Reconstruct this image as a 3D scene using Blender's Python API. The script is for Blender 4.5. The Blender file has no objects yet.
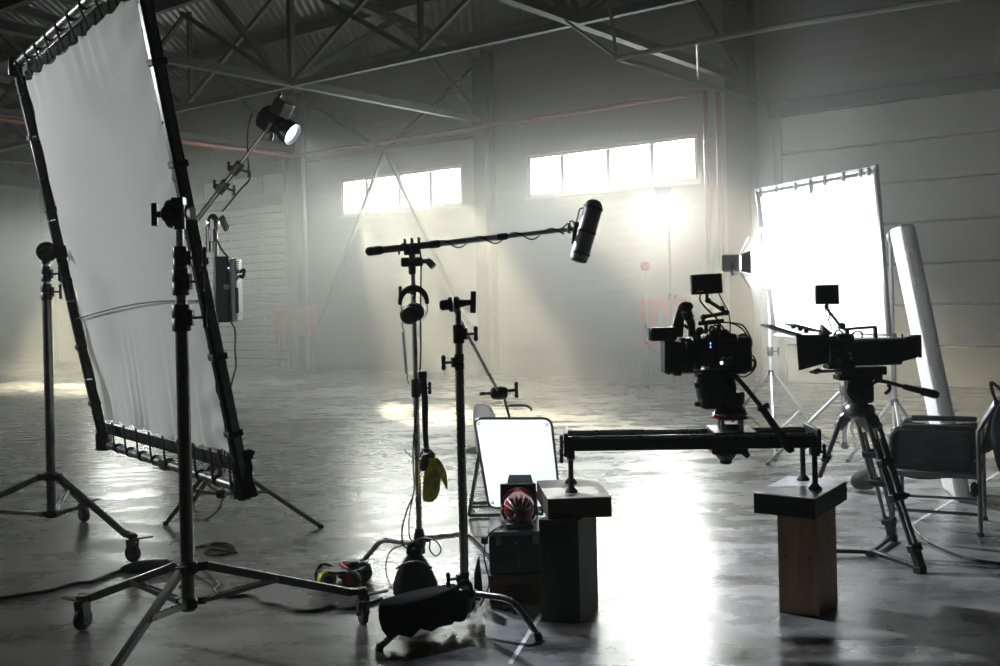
import bpy, bmesh, math, random
from mathutils import Vector, Matrix, noise
random.seed(7)
sc = bpy.context.scene
COL = sc.collection
PI = math.pi
V = Vector

# ------------------------------------------------------------------ camera
F = 1040.0                      # focal length for a 1000 px wide frame
SR, CR = 0.024, math.sqrt(1 - 0.024 ** 2)
HZ = 32.0                       # horizon above the frame centre
H = 1.5                         # eye height

def uv(px, py):
    dx, dy = px - 500.0, py - 333.0
    return CR * dx - SR * dy, SR * dx + CR * dy + HZ
def P(px, py, d):               # a point seen at px,py, d metres away
    u, v = uv(px, py)
    return V((u / F * d, d, H - v / F * d))
def ZP(px, py, z):              # a point seen at px,py at height z
    u, v = uv(px, py)
    return P(px, py, (H - z) * F / v)
def G(px, py):                  # a point on the floor
    return ZP(px, py, 0.0)

cam = bpy.data.cameras.new('camera')
cam.sensor_width = 36
cam.lens = F * 36 / 1000
cam.clip_start = 0.05
cam.clip_end = 500
co = bpy.data.objects.new('camera', cam)
COL.objects.link(co)
co.matrix_world = Matrix.Translation((0, 0, H)) @ Matrix.Rotation(PI / 2, 4, 'X') @ Matrix.Rotation(-math.asin(SR), 4, 'Z')
cam.shift_x = SR * HZ / 1000
cam.shift_y = -HZ * CR / 1000
sc.camera = co

# ------------------------------------------------------------------ materials
def mat(name, col, rough=0.5, metal=0.0, spec=0.5, var=0.0, vscale=8.0, bump=0.0, bscale=60.0, emit=None, estr=0.0, rvar=0.0):
    m = bpy.data.materials.new(name)
    m.use_nodes = True
    nt = m.node_tree
    b = nt.nodes['Principled BSDF']
    b.inputs['Base Color'].default_value = (*col, 1)
    b.inputs['Roughness'].default_value = rough
    b.inputs['Metallic'].default_value = metal
    b.inputs['Specular IOR Level'].default_value = spec
    if emit:
        b.inputs['Emission Color'].default_value = (*emit, 1)
        b.inputs['Emission Strength'].default_value = estr
        m.cycles.emission_sampling = 'NONE'
    if var or bump or rvar:
        tc = nt.nodes.new('ShaderNodeTexCoord')
        n = nt.nodes.new('ShaderNodeTexNoise')
        n.inputs['Scale'].default_value = vscale
        n.inputs['Detail'].default_value = 5
        nt.links.new(tc.outputs['Object'], n.inputs['Vector'])
        if var:
            r = nt.nodes.new('ShaderNodeValToRGB')
            r.color_ramp.elements[0].position = 0.3
            r.color_ramp.elements[1].position = 0.7
            r.color_ramp.elements[0].color = (*[c * (1 - var) for c in col], 1)
            r.color_ramp.elements[1].color = (*[min(1, c * (1 + var)) for c in col], 1)
            nt.links.new(n.outputs['Fac'], r.inputs['Fac'])
            nt.links.new(r.outputs['Color'], b.inputs['Base Color'])
        if rvar:
            mr = nt.nodes.new('ShaderNodeMapRange')
            mr.inputs['To Min'].default_value = rough - rvar
            mr.inputs['To Max'].default_value = rough + rvar
            nt.links.new(n.outputs['Fac'], mr.inputs['Value'])
            nt.links.new(mr.outputs['Result'], b.inputs['Roughness'])
        if bump:
            n2 = nt.nodes.new('ShaderNodeTexNoise')
            n2.inputs['Scale'].default_value = bscale
            n2.inputs['Detail'].default_value = 4
            nt.links.new(tc.outputs['Object'], n2.inputs['Vector'])
            bp = nt.nodes.new('ShaderNodeBump')
            bp.inputs['Strength'].default_value = bump
            bp.inputs['Distance'].default_value = 0.01
            nt.links.new(n2.outputs['Fac'], bp.inputs['Height'])
            nt.links.new(bp.outputs['Normal'], b.inputs['Normal'])
    return m

def cloth_mat(name, col, trans):
    m = bpy.data.materials.new(name)
    m.use_nodes = True
    nt = m.node_tree
    nt.nodes.remove(nt.nodes['Principled BSDF'])
    out = nt.nodes['Material Output']
    d = nt.nodes.new('ShaderNodeBsdfDiffuse')
    t = nt.nodes.new('ShaderNodeBsdfTranslucent')
    mx = nt.nodes.new('ShaderNodeMixShader')
    tc = nt.nodes.new('ShaderNodeTexCoord')
    n = nt.nodes.new('ShaderNodeTexNoise')
    n.inputs['Scale'].default_value = 180
    bp = nt.nodes.new('ShaderNodeBump')
    bp.inputs['Strength'].default_value = 0.08
    bp.inputs['Distance'].default_value = 0.004
    nt.links.new(tc.outputs['Object'], n.inputs['Vector'])
    nt.links.new(n.outputs['Fac'], bp.inputs['Height'])
    nt.links.new(bp.outputs['Normal'], d.inputs['Normal'])
    d.inputs['Color'].default_value = (*col, 1)
    t.inputs['Color'].default_value = (*col, 1)
    mx.inputs['Fac'].default_value = trans
    nt.links.new(d.outputs[0], mx.inputs[1])
    nt.links.new(t.outputs[0], mx.inputs[2])
    nt.links.new(mx.outputs[0], out.inputs['Surface'])
    return m

M = {}
M['black'] = mat('black_paint', (0.012, 0.012, 0.013), 0.42, 0, 0.5, 0.2, 20)
M['rubber'] = mat('black_rubber', (0.010, 0.010, 0.010), 0.7)
M['fabric_black'] = mat('black_fabric', (0.010, 0.010, 0.011), 0.95, 0, 0.15, 0.3, 30, 0.5, 160)
M['steel'] = mat('brushed_steel', (0.42, 0.42, 0.41), 0.28, 1.0, 0.5, 0.15, 14, 0, 60, rvar=0.08)
M['dark_steel'] = mat('dark_steel', (0.20, 0.20, 0.20), 0.28, 0.95, 0.5, 0.2, 14)
M['chrome'] = mat('chrome', (0.75, 0.75, 0.74), 0.14, 1.0)
M['alu_black'] = mat('black_anodised_aluminium', (0.018, 0.018, 0.02), 0.3, 0.6)
M['cam_body'] = mat('camera_body', (0.016, 0.016, 0.018), 0.45, 0.1, 0.5, 0.2, 40, 0.15, 300)
M['cam_grey'] = mat('grey_camera_plastic', (0.05, 0.05, 0.055), 0.5)
M['screen'] = mat('dark_screen', (0.03, 0.032, 0.036), 0.12)
M['lensglass'] = mat('lens_glass', (0.01, 0.012, 0.03), 0.05, 0, 0.9)
M['red'] = mat('red_paint', (0.42, 0.018, 0.014), 0.14, 0.1)
M['red_pipe'] = mat('red_pipe_paint', (0.17, 0.035, 0.028), 0.5, 0, 0.4, 0.15, 3)
M['red_box'] = mat('red_cabinet_paint', (0.62, 0.035, 0.025), 0.45, 0, 0.4, 0.12, 3)
M['yellow'] = mat('yellow_leather', (0.55, 0.50, 0.05), 0.75, 0, 0.3, 0.25, 30, 0.4, 90)
M['yellow_plastic'] = mat('yellow_urethane', (0.62, 0.56, 0.06), 0.35)
M['white_plastic'] = mat('white_plastic', (0.78, 0.78, 0.76), 0.4)
M['blue_led'] = mat('blue_indicator', (0.02, 0.05, 0.3), 0.3, emit=(0.15, 0.3, 1.0), estr=4)
M['white_mark'] = mat('white_print', (0.7, 0.72, 0.75), 0.5)
M['foam'] = mat('white_polystyrene', (0.86, 0.86, 0.85), 0.85, 0, 0.2, 0.05, 30, 0.9, 70)
_fb = M['foam'].node_tree.nodes['Principled BSDF']
_fb.inputs['Subsurface Weight'].default_value = 0.7
_fb.inputs['Subsurface Radius'].default_value = (1, 1, 1)
_fb.inputs['Subsurface Scale'].default_value = 0.08
M['green_case'] = mat('dark_green_case', (0.020, 0.034, 0.030), 0.35, 0, 0.5, 0.25, 20, 0.1, 200)
M['canvas'] = mat('dark_canvas', (0.017, 0.017, 0.018), 0.85, 0, 0.25, 0.35, 14, 0.4, 120)
M['steel_beam'] = mat('painted_beam_steel', (0.04, 0.042, 0.045), 0.65, 0.0, 0.3, 0.2, 3)
M['truss_steel'] = mat('painted_truss_steel', (0.022, 0.024, 0.026), 0.7, 0.0, 0.25, 0.2, 3)
M['plaster'] = mat('cabinet_white', (0.6, 0.6, 0.6), 0.5)
M['hang_pipe'] = mat('galvanised_pipe', (0.14, 0.14, 0.14), 0.55, 0.3)
M['tape'] = mat('white_floor_tape', (0.75, 0.75, 0.73), 0.6, 0, 0.3, 0.1, 20)
M['cable'] = mat('cable_rubber', (0.008, 0.008, 0.008), 0.5)
M['silver_paint'] = mat('silver_paint', (0.36, 0.36, 0.36), 0.45, 0.5)
M['silk'] = cloth_mat('white_silk', (0.84, 0.84, 0.84), 0.5)
M['bounce'] = cloth_mat('white_bounce', (0.88, 0.88, 0.88), 0.12)
M['shell_plastic'] = cloth_mat('translucent_white_plastic', (0.9, 0.9, 0.89), 0.7)
M['flag_silk'] = cloth_mat('white_flag_silk', (0.9, 0.9, 0.9), 0.72)
M['lens_lit'] = mat('lit_lens', (0.8, 0.8, 0.8), 0.3, emit=(0.86, 0.93, 1.0), estr=9)
M['lens_lit_hot'] = mat('lit_lens_bright', (0.8, 0.8, 0.8), 0.3, emit=(0.9, 0.94, 1.0), estr=60)
M['led_lit'] = mat('lit_led_panel', (0.8, 0.8, 0.8), 0.3, emit=(0.92, 0.96, 1.0), estr=30)

def wood_mat(name, c1, c2, scale):
    m = mat(name, c1, 0.55)
    nt = m.node_tree
    b = nt.nodes['Principled BSDF']
    tc = nt.nodes.new('ShaderNodeTexCoord')
    mp = nt.nodes.new('ShaderNodeMapping')
    mp.inputs['Scale'].default_value = scale
    n = nt.nodes.new('ShaderNodeTexNoise')
    n.inputs['Scale'].default_value = 6
    n.inputs['Detail'].default_value = 8
    n.inputs['Distortion'].default_value = 0.8
    r = nt.nodes.new('ShaderNodeValToRGB')
    r.color_ramp.elements[0].position = 0.35
    r.color_ramp.elements[1].position = 0.68
    r.color_ramp.elements[0].color = (*c1, 1)
    r.color_ramp.elements[1].color = (*c2, 1)
    nt.links.new(tc.outputs['Object'], mp.inputs['Vector'])
    nt.links.new(mp.outputs[0], n.inputs['Vector'])
    nt.links.new(n.outputs['Fac'], r.inputs['Fac'])
    nt.links.new(r.outputs['Color'], b.inputs['Base Color'])
    return m
M['ply'] = wood_mat('plywood', (0.44, 0.29, 0.16), (0.56, 0.39, 0.23), (3, 3, 0.6))
M['ply_pale'] = wood_mat('pale_birch', (0.66, 0.56, 0.46), (0.80, 0.71, 0.60), (2, 5, 5))
M['ply_dark'] = wood_mat('dark_wood', (0.09, 0.06, 0.04), (0.14, 0.095, 0.06), (1, 6, 6))
M['slab_sheen'] = mat('painted_slab_sheen', (0.66, 0.67, 0.68), 0.25, 0, 0.5, 0.04, 6)  # white gloss reflection on the black slab's top, put into its colour

def floor_mat():
    m = mat('polished_concrete', (0.2, 0.2, 0.2), 0.3)
    nt = m.node_tree
    b = nt.nodes['Principled BSDF']
    tc = nt.nodes.new('ShaderNodeTexCoord')
    def nz(s, d, scale, rot, rough=0.5):
        n = nt.nodes.new('ShaderNodeTexNoise')
        n.inputs['Scale'].default_value = s
        n.inputs['Detail'].default_value = d
        n.inputs['Roughness'].default_value = rough
        mp = nt.nodes.new('ShaderNodeMapping')
        mp.inputs['Scale'].default_value = scale
        mp.inputs['Rotation'].default_value = (0, 0, rot)
        nt.links.new(tc.outputs['Object'], mp.inputs['Vector'])
        nt.links.new(mp.outputs[0], n.inputs['Vector'])
        return n.outputs['Fac']
    def mix(f, a, b_):
        m_ = nt.nodes.new('ShaderNodeMix'); m_.data_type = 'FLOAT'
        m_.inputs['Factor'].default_value = f
        nt.links.new(a, m_.inputs[2]); nt.links.new(b_, m_.inputs[3])
        return m_.outputs[0]
    cloud = nz(0.55, 3, (1, 1, 1), 0, 0.45)            # big trowel clouds
    mottle = nz(2.8, 6, (1, 1.4, 1), 0.6, 0.6)         # hand sized mottling
    sweep = nz(1.3, 5, (0.5, 3.2, 1), -0.45, 0.55)     # sweep marks
    sweep2 = nz(1.1, 5, (0.5, 3.0, 1), 0.8, 0.55)
    col = mix(0.45, mix(0.5, cloud, mottle), mix(0.5, sweep, sweep2))
    r = nt.nodes.new('ShaderNodeValToRGB')
    r.color_ramp.elements[0].position = 0.42
    r.color_ramp.elements[1].position = 0.58
    r.color_ramp.elements[0].color = (0.055, 0.055, 0.054, 1)
    r.color_ramp.elements[1].color = (0.34, 0.34, 0.335, 1)
    nt.links.new(col, r.inputs['Fac'])
    nt.links.new(r.outputs['Color'], b.inputs['Base Color'])
    mr = nt.nodes.new('ShaderNodeMapRange')
    mr.inputs['From Min'].default_value = 0.36
    mr.inputs['From Max'].default_value = 0.64
    mr.inputs['To Min'].default_value = 0.16
    mr.inputs['To Max'].default_value = 0.40
    ms = nt.nodes.new('ShaderNodeMapRange')            # worn and polished patches
    for k_, v_ in (('From Min', 0.38), ('From Max', 0.62), ('To Min', 0.35), ('To Max', 1.0)): ms.inputs[k_].default_value = v_
    nt.links.new(mix(0.5, mix(0.5, sweep2, sweep), mix(0.5, cloud, mottle)), ms.inputs['Value'])
    nt.links.new(ms.outputs['Result'], b.inputs['Specular IOR Level'])
    nt.links.new(mix(0.5, mix(0.5, sweep, cloud), mottle), mr.inputs['Value'])
    nt.links.new(mr.outputs['Result'], b.inputs['Roughness'])
    return m
M['floor'] = floor_mat()

def ribbed(name, col, axis, scale, strength, rough=0.5, metal=0.0):
    m = mat(name, col, rough, metal)
    nt = m.node_tree
    b = nt.nodes['Principled BSDF']
    tc = nt.nodes.new('ShaderNodeTexCoord')
    w = nt.nodes.new('ShaderNodeTexWave')
    w.bands_direction = axis
    w.inputs['Scale'].default_value = scale
    nt.links.new(tc.outputs['Object'], w.inputs['Vector'])
    bp = nt.nodes.new('ShaderNodeBump')
    bp.inputs['Strength'].default_value = strength
    bp.inputs['Distance'].default_value = 0.03
    nt.links.new(w.outputs['Color'], bp.inputs['Height'])
    nt.links.new(bp.outputs['Normal'], b.inputs['Normal'])
    return m
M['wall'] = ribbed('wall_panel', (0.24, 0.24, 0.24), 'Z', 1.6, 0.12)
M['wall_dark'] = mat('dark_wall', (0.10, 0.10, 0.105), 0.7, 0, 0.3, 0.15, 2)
M['dado'] = mat('grey_dado', (0.20, 0.20, 0.20), 0.6, 0, 0.3, 0.15, 3)
M['roof'] = ribbed('roof_sheet', (0.085, 0.087, 0.09), 'X', 2.0, 0.5, 0.45, 0.5)
M['door'] = mat('door_panel', (0.72, 0.72, 0.72), 0.4, 0, 0.5, 0.06, 2)
M['door_gap'] = mat('door_joint', (0.03, 0.03, 0.03), 0.7)
M['win_frame'] = mat('window_frame_paint', (0.6, 0.6, 0.58), 0.4)

def glass_mat():
    m = bpy.data.materials.new('window_glass')
    m.use_nodes = True
    nt = m.node_tree
    nt.nodes.remove(nt.nodes['Principled BSDF'])
    t = nt.nodes.new('ShaderNodeBsdfTransparent')
    t.inputs['Color'].default_value = (0.95, 0.97, 0.94, 1)
    g = nt.nodes.new('ShaderNodeBsdfGlossy')
    g.inputs['Roughness'].default_value = 0.05
    mx = nt.nodes.new('ShaderNodeMixShader')
    mx.inputs['Fac'].default_value = 0.06
    nt.links.new(t.outputs[0], mx.inputs[1])
    nt.links.new(g.outputs[0], mx.inputs[2])
    nt.links.new(mx.outputs[0], nt.nodes['Material Output'].inputs['Surface'])
    return m
M['glass'] = glass_mat()

# ------------------------------------------------------------------ mesh builder
def frame_of(axis):
    z = V(axis).normalized()
    h = V((0, 0, 1)) if abs(z.z) < 0.95 else V((1, 0, 0))
    x = h.cross(z).normalized()
    return x, z.cross(x), z
def rotm(x, y, z):
    return Matrix((x, y, z)).transposed()
def catmull(pts, n=6):
    pts = [V(p) for p in pts]
    if len(pts) < 3: return pts
    out = []
    q = [pts[0] * 2 - pts[1]] + pts + [pts[-1] * 2 - pts[-2]]
    for i in range(1, len(q) - 2):
        a, b, c, d = q[i - 1:i + 3]
        for k in range(n):
            t = k / n
            out.append(0.5 * ((2 * b) + (c - a) * t + (2 * a - 5 * b + 4 * c - d) * t * t + (3 * b - a - 3 * c + d) * t ** 3))
    out.append(pts[-1])
    return out

class MB:
    def __init__(self, mx=None):
        self.v, self.f, self.mx = [], [], mx
    def add(self, vs, fs):
        o = len(self.v)
        for p in vs:
            p = V(p)
            self.v.append(self.mx @ p if self.mx else p)
        self.f += [tuple(i + o for i in f) for f in fs]
        return self
    def box(self, c, s, r=None):
        c = V(c); hx, hy, hz = s[0] / 2, s[1] / 2, s[2] / 2
        vs = []
        for x in (-hx, hx):
            for y in (-hy, hy):
                for z in (-hz, hz):
                    p = V((x, y, z))
                    vs.append(c + (r @ p if r else p))
        return self.add(vs, [(0, 1, 3, 2), (4, 6, 7, 5), (0, 4, 5, 1), (2, 3, 7, 6), (0, 2, 6, 4), (1, 5, 7, 3)])
    def hexa(self, a, b):       # two quads joined
        n = len(a)
        fs = [tuple(range(n)), tuple(range(2 * n - 1, n - 1, -1))]
        fs += [(i, (i + 1) % n, n + (i + 1) % n, n + i) for i in range(n)]
        return self.add(list(a) + list(b), fs)
    def prism(self, pts, ext):
        pts = [V(p) for p in pts]
        return self.hexa(pts, [p + V(ext) for p in pts])
    def bar(self, a, b, w, h, up=(0, 0, 1)):   # rectangular bar
        a, b = V(a), V(b)
        z = (b - a).normalized()
        x = V(up).cross(z)
        if x.length < 1e-4: x = V((1, 0, 0)).cross(z)
        x.normalize(); y = z.cross(x)
        return self.box((a + b) / 2, (w, h, (b - a).length), rotm(x, y, z))
    def cyl(self, a, b, r, r2=None, n=14):
        a, b = V(a), V(b)
        r2 = r if r2 is None else r2
        x, y, z = frame_of(b - a)
        A = [a + (x * math.cos(2 * PI * i / n) + y * math.sin(2 * PI * i / n)) * r for i in range(n)]
        B = [b + (x * math.cos(2 * PI * i / n) + y * math.sin(2 * PI * i / n)) * r2 for i in range(n)]
        return self.hexa(A, B)
    def lathe(self, o, axis, prof, n=20, closed=True):
        o = V(o); x, y, z = frame_of(axis)
        vs, fs = [], []
        m = len(prof)
        for (r, h) in prof:
            for i in range(n):
                t = 2 * PI * i / n
                vs.append(o + z * h + (x * math.cos(t) + y * math.sin(t)) * max(r, 1e-4))
        for k in range(m - 1):
            for i in range(n):
                j = (i + 1) % n
                fs.append((k * n + i, k * n + j, (k + 1) * n + j, (k + 1) * n + i))
        if closed:
            fs.append(tuple(range(n)))
            fs.append(tuple(range(m * n - 1, (m - 1) * n - 1, -1)))
        return self.add(vs, fs)
    def ring(self, o, axis, r0, r1, h, n=24):
        return self.lathe_loop(o, axis, [(r0, -h / 2), (r1, -h / 2), (r1, h / 2), (r0, h / 2)], n)
    def lathe_loop(self, o, axis, prof, n=24):
        o = V(o); x, y, z = frame_of(axis)
        vs, fs = [], []
        m = len(prof)
        for (r, h) in prof:
            for i in range(n):
                t = 2 * PI * i / n
                vs.append(o + z * h + (x * math.cos(t) + y * math.sin(t)) * r)
        for k in range(m):
            k2 = (k + 1) % m
            for i in range(n):
                j = (i + 1) % n
                fs.append((k * n + i, k * n + j, k2 * n + j, k2 * n + i))
        return self.add(vs, fs)
    def tube(self, pts, r, n=8, closed=False):
        pts = [V(p) for p in pts]
        m = len(pts)
        rs = r if isinstance(r, (list, tuple)) else [r] * m
        vs, fs = [], []
        x = None
        for i, p in enumerate(pts):
            if closed: t = pts[(i + 1) % m] - pts[i - 1]
            else: t = pts[min(i + 1, m - 1)] - pts[max(i - 1, 0)]
            if t.length < 1e-9: t = V((0, 0, 1))
            t.normalize()
            if x is None: x = frame_of(t)[0]
            x = x - t * x.dot(t)
            if x.length < 1e-6: x = frame_of(t)[0]
            x.normalize(); y = t.cross(x)
            for k in range(n):
                a = 2 * PI * k / n
                vs.append(p + (x * math.cos(a) + y * math.sin(a)) * rs[i])
        for i in range(m if closed else m - 1):
            i2 = (i + 1) % m
            for k in range(n):
                j = (k + 1) % n
                fs.append((i * n + k, i * n + j, i2 * n + j, i2 * n + k))
        if not closed:
            fs.append(tuple(range(n)))
            fs.append(tuple(range(m * n - 1, (m - 1) * n - 1, -1)))
        return self.add(vs, fs)
    def ell(self, c, s, r=None, n=14, m=8):
        c = V(c); vs, fs = [], []
        vs.append(c + (r @ V((0, 0, s[2])) if r else V((0, 0, s[2]))))
        for k in range(1, m):
            a = PI * k / m
            for i in range(n):
                b = 2 * PI * i / n
                p = V((s[0] * math.sin(a) * math.cos(b), s[1] * math.sin(a) * math.sin(b), s[2] * math.cos(a)))
                vs.append(c + (r @ p if r else p))
        vs.append(c + (r @ V((0, 0, -s[2])) if r else V((0, 0, -s[2]))))
        e = len(vs) - 1
        for i in range(n):
            j = (i + 1) % n
            fs.append((0, 1 + i, 1 + j))
            fs.append((e, 1 + (m - 2) * n + j, 1 + (m - 2) * n + i))
            for k in range(m - 2):
                fs.append((1 + k * n + i, 1 + (k + 1) * n + i, 1 + (k + 1) * n + j, 1 + k * n + j))
        return self.add(vs, fs)
    def grid(self, fn, nu, nv):
        vs = [fn(i / nu, j / nv) for j in range(nv + 1) for i in range(nu + 1)]
        fs = [(j * (nu + 1) + i, j * (nu + 1) + i + 1, (j + 1) * (nu + 1) + i + 1, (j + 1) * (nu + 1) + i)
              for j in range(nv) for i in range(nu)]
        return self.add(vs, fs)
    def build(self, name, m, parent=None, bevel=0, smooth=True, solid=0, sub=0):
        off = V((0, 0, 0))
        q = parent
        while q is not None:
            off += q.location
            q = q.parent
        me = bpy.data.meshes.new(name)
        me.from_pydata([p - off for p in self.v], [], self.f)
        bm = bmesh.new(); bm.from_mesh(me)
        bmesh.ops.recalc_face_normals(bm, faces=bm.faces)
        bm.to_mesh(me); bm.free()
        if smooth:
            for p in me.polygons: p.use_smooth = True
            me.set_sharp_from_angle(angle=math.radians(38))
        me.materials.append(m)
        o = bpy.data.objects.new(name, me)
        COL.objects.link(o)
        if parent: o.parent = parent
        if solid:
            s = o.modifiers.new('solid', 'SOLIDIFY'); s.thickness = solid
        if bevel:
            b = o.modifiers.new('bevel', 'BEVEL'); b.width = bevel; b.segments = 2; b.limit_method = 'ANGLE'
        if sub:
            s = o.modifiers.new('sub', 'SUBSURF'); s.levels = sub; s.render_levels = sub
        return o

def thing(name, label, cat, loc=(0, 0, 0), group=None):
    o = bpy.data.objects.new(name, None)
    o.empty_display_size = 0.1
    o.location = V(loc)
    COL.objects.link(o)
    o['label'] = label; o['category'] = cat
    if group: o['group'] = group
    return o
def tag(o, label, cat, group=None, kind=None):
    o['label'] = label; o['category'] = cat
    if group: o['group'] = group
    if kind: o['kind'] = kind
    return o
def struct(o):
    o['kind'] = 'structure'
    return o
def bxp(mb, x0, y0, x1, y1, d0, d1):          # a box seen as a rectangle at mid depth
    dm = (d0 + d1) / 2
    a, b = P(x0, y0, dm), P(x1, y1, dm)
    mb.box(((a.x + b.x) / 2, dm, (a.z + b.z) / 2), (abs(b.x - a.x), d1 - d0, abs(a.z - b.z)))
    return mb
def light(name, kind, loc, energy, parent=None, target=None, **kw):
    l = bpy.data.lights.new(name, kind)
    l.energy = energy
    for k, val in kw.items(): setattr(l, k, val)
    o = bpy.data.objects.new(name, l)
    COL.objects.link(o)
    o.location = V(loc) - (parent.location if parent else V((0, 0, 0)))
    if target is not None:
        o.rotation_euler = (V(target) - V(loc)).to_track_quat('-Z', 'Y').to_euler()
    if parent: o.parent = parent
    return o

# ------------------------------------------------------------------ the hall
WX, WY = V((0.790, -0.613, 0)).normalized(), V((-0.613, -0.790, 0)).normalized()
WO = V((0, 21.36, 0))
MW = Matrix.Translation(WO) @ Matrix((WX, WY, V((0, 0, 1)))).transposed().to_4x4()
def W(s, t, z): return MW @ V((s, t, z))
S0, S1, T1 = -24.0, 22.0, 30.0
WINS = [(-15.9, -12.2), (-4.57, -0.91), (0.79, 4.56)]
WZ0, WZ1 = 3.55, 4.40
def eave(t): return 6.7 + 0.1 * min(t, 30 - t)

b = MB(MW)
b.box(((S0 + S1) / 2, T1 / 2, -0.1), (S1 - S0 + 0.6, T1 + 0.6, 0.2))
struct(b.build('floor', M['floor'], smooth=False))

DAY = 1050.0
def wbox(mb, s0, s1, t0, t1, z0, z1):
    return mb.box(((s0 + s1) / 2, (t0 + t1) / 2, (z0 + z1) / 2), (s1 - s0, t1 - t0, z1 - z0))
b = MB(MW)
wbox(b, S0 - .3, S1 + .3, -.3, 0, 0, WZ0)
wbox(b, S0 - .3, S1 + .3, -.3, 0, WZ1, 7.2)
xs = [S0 - .3] + [e for w in WINS for e in w] + [S1 + .3]
for i in range(0, len(xs), 2):
    wbox(b, xs[i], xs[i + 1], -.3, 0, WZ0, WZ1)
struct(b.build('wall_back', M['wall'], smooth=False))
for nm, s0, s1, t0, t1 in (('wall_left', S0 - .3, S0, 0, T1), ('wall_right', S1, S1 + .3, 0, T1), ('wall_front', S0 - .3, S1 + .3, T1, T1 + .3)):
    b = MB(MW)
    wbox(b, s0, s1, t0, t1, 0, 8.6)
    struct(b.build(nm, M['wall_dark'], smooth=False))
b = MB(MW)
for t0, t1 in ((-.4, 15), (15, 30.4)):
    z0, z1 = eave(max(t0, 0)) if t0 < 15 else eave(15), eave(15) if t0 < 15 else eave(30)
    b.hexa([(S0 - .4, t0, z0), (S1 + .4, t0, z0), (S1 + .4, t1, z1), (S0 - .4, t1, z1)],
           [(S0 - .4, t0, z0 + .2), (S1 + .4, t0, z0 + .2), (S1 + .4, t1, z1 + .2), (S0 - .4, t1, z1 + .2)])
struct(b.build('ceiling', M['roof'], smooth=False))
b = MB(MW)
for s0, s1 in ((S0, -9.75), (-6.0, 6.0), (11.4, S1)):
    wbox(b, s0, s1, 0, .035, 0, .6)
struct(b.build('baseboard_back', M['dado'], smooth=False))

for i, (s0, s1) in enumerate(WINS):
    w = bpy.data.objects.new('window_%d' % (i + 1), None)
    w.location = W((s0 + s1) / 2, 0, WZ0); COL.objects.link(w); struct(w)
    fr = MB(MW)
    for a, c in ((s0, s0 + .07), (s1 - .07, s1)): wbox(fr, a, c, -.16, -.02, WZ0, WZ1)
    for a, c in ((WZ0, WZ0 + .07), (WZ1 - .07, WZ1)): wbox(fr, s0, s1, -.16, -.02, a, c)
    fr.build('window_frame', M['win_frame'], w, bevel=.008)
    for k in range(1, 4):
        m_ = MB(MW); x = s0 + (s1 - s0) * (k + (-.12 if k == 1 else 0)) / 4
        wbox(m_, x - .045, x + .045, -.15, -.03, WZ0 + .07, WZ1 - .07)
        m_.build('mullion', M['win_frame'], w, bevel=.008)
    g = MB(MW); wbox(g, s0 + .05, s1 - .05, -.10, -.09, WZ0 + .05, WZ1 - .05)
    g.build('pane', M['glass'], w, smooth=False)
    sl = MB(MW); wbox(sl, s0 - .05, s1 + .05, -.02, .06, WZ0 - .05, WZ0)
    sl.build('window_sill', M['win_frame'], w, bevel=.006)
    # daylight of the open sky just outside this window, falling in and down
    po = light('window_daylight', 'AREA', W((s0 + s1) / 2, -.45, (WZ0 + WZ1) / 2 + .12), DAY)
    po.data.shape = 'RECTANGLE'; po.data.size = s1 - s0 + .2; po.data.size_y = WZ1 - WZ0 + .2
    po.data.color = (1.0, 0.995, 0.97)
    po.rotation_euler = (WY * math.cos(.62) - V((0, 0, 1)) * math.sin(.62)).to_track_quat('-Z', 'Y').to_euler()

# doors in the back wall
def sectional_door(name, s0, s1, z1, n, transom=False):
    d = bpy.data.objects.new(name, None)
    d.location = W((s0 + s1) / 2, 0, 0); COL.objects.link(d); struct(d)
    g = MB(MW); wbox(g, s0, s1, .005, .03, 0, z1); g.build('backing', M['door_gap'], d, smooth=False)
    hgt = z1 / n
    for k in range(n):
        p = MB(MW); wbox(p, s0 + .02, s1 - .02, .03, .085, k * hgt + .02, (k + 1) * hgt - .02)
        p.build('door_panel', M['door'], d, bevel=.012)
    for x in (s0 - .06, s1 + .06):
        p = MB(MW); wbox(p, x - .06, x + .06, .0, .12, 0, z1 + .1); p.build('guide_rail', M['steel_beam'], d, bevel=.01)
    p = MB(MW); wbox(p, s0 - .2, s1 + .2, .0, .16, z1, z1 + .22); p.build('lintel', M['steel_beam'], d, bevel=.01)
    for k in range(1, n):
        for q in (.33, .67):
            x = s0 + (s1 - s0) * q
            h_ = MB(MW); wbox(h_, x - .03, x + .03, .085, .105, k * hgt - .04, k * hgt + .04)
            h_.build('hinge', M['silver_paint'], d, bevel=.006)
    if transom:
        for q0, q1 in ((.02, .32), (.35, .66), (.69, .98)):
            p = MB(MW); wbox(p, s0 + (s1 - s0) * q0, s0 + (s1 - s0) * q1, .03, .07, z1 + .25, z1 + .75)
            p.build('transom_panel', M['door'], d, bevel=.02)
    return d
sectional_door('door_1', -9.7, -6.15, 4.0, 20, True)
sectional_door('door_2', 6.15, 11.2, 4.50, 7)

# columns
COLS = [-17.2, -11.5, -5.85, -.13, 5.5, 11.45]
for i, s in enumerate(COLS):
    wd = .42 if i == 4 else .30
    b = MB(MW)
    wbox(b, s - wd / 2, s + wd / 2, .04, .06, 0, 6.6)
    wbox(b, s - wd / 2, s + wd / 2, .36, .38, 0, 6.6)
    wbox(b, s - .012, s + .012, .06, .36, 0, 6.6)
    wbox(b, s - wd / 2 - .05, s + wd / 2 + .05, .04, .42, 0, .03)
    o = b.build('column', M['steel_beam'], smooth=False); struct(o)

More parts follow.
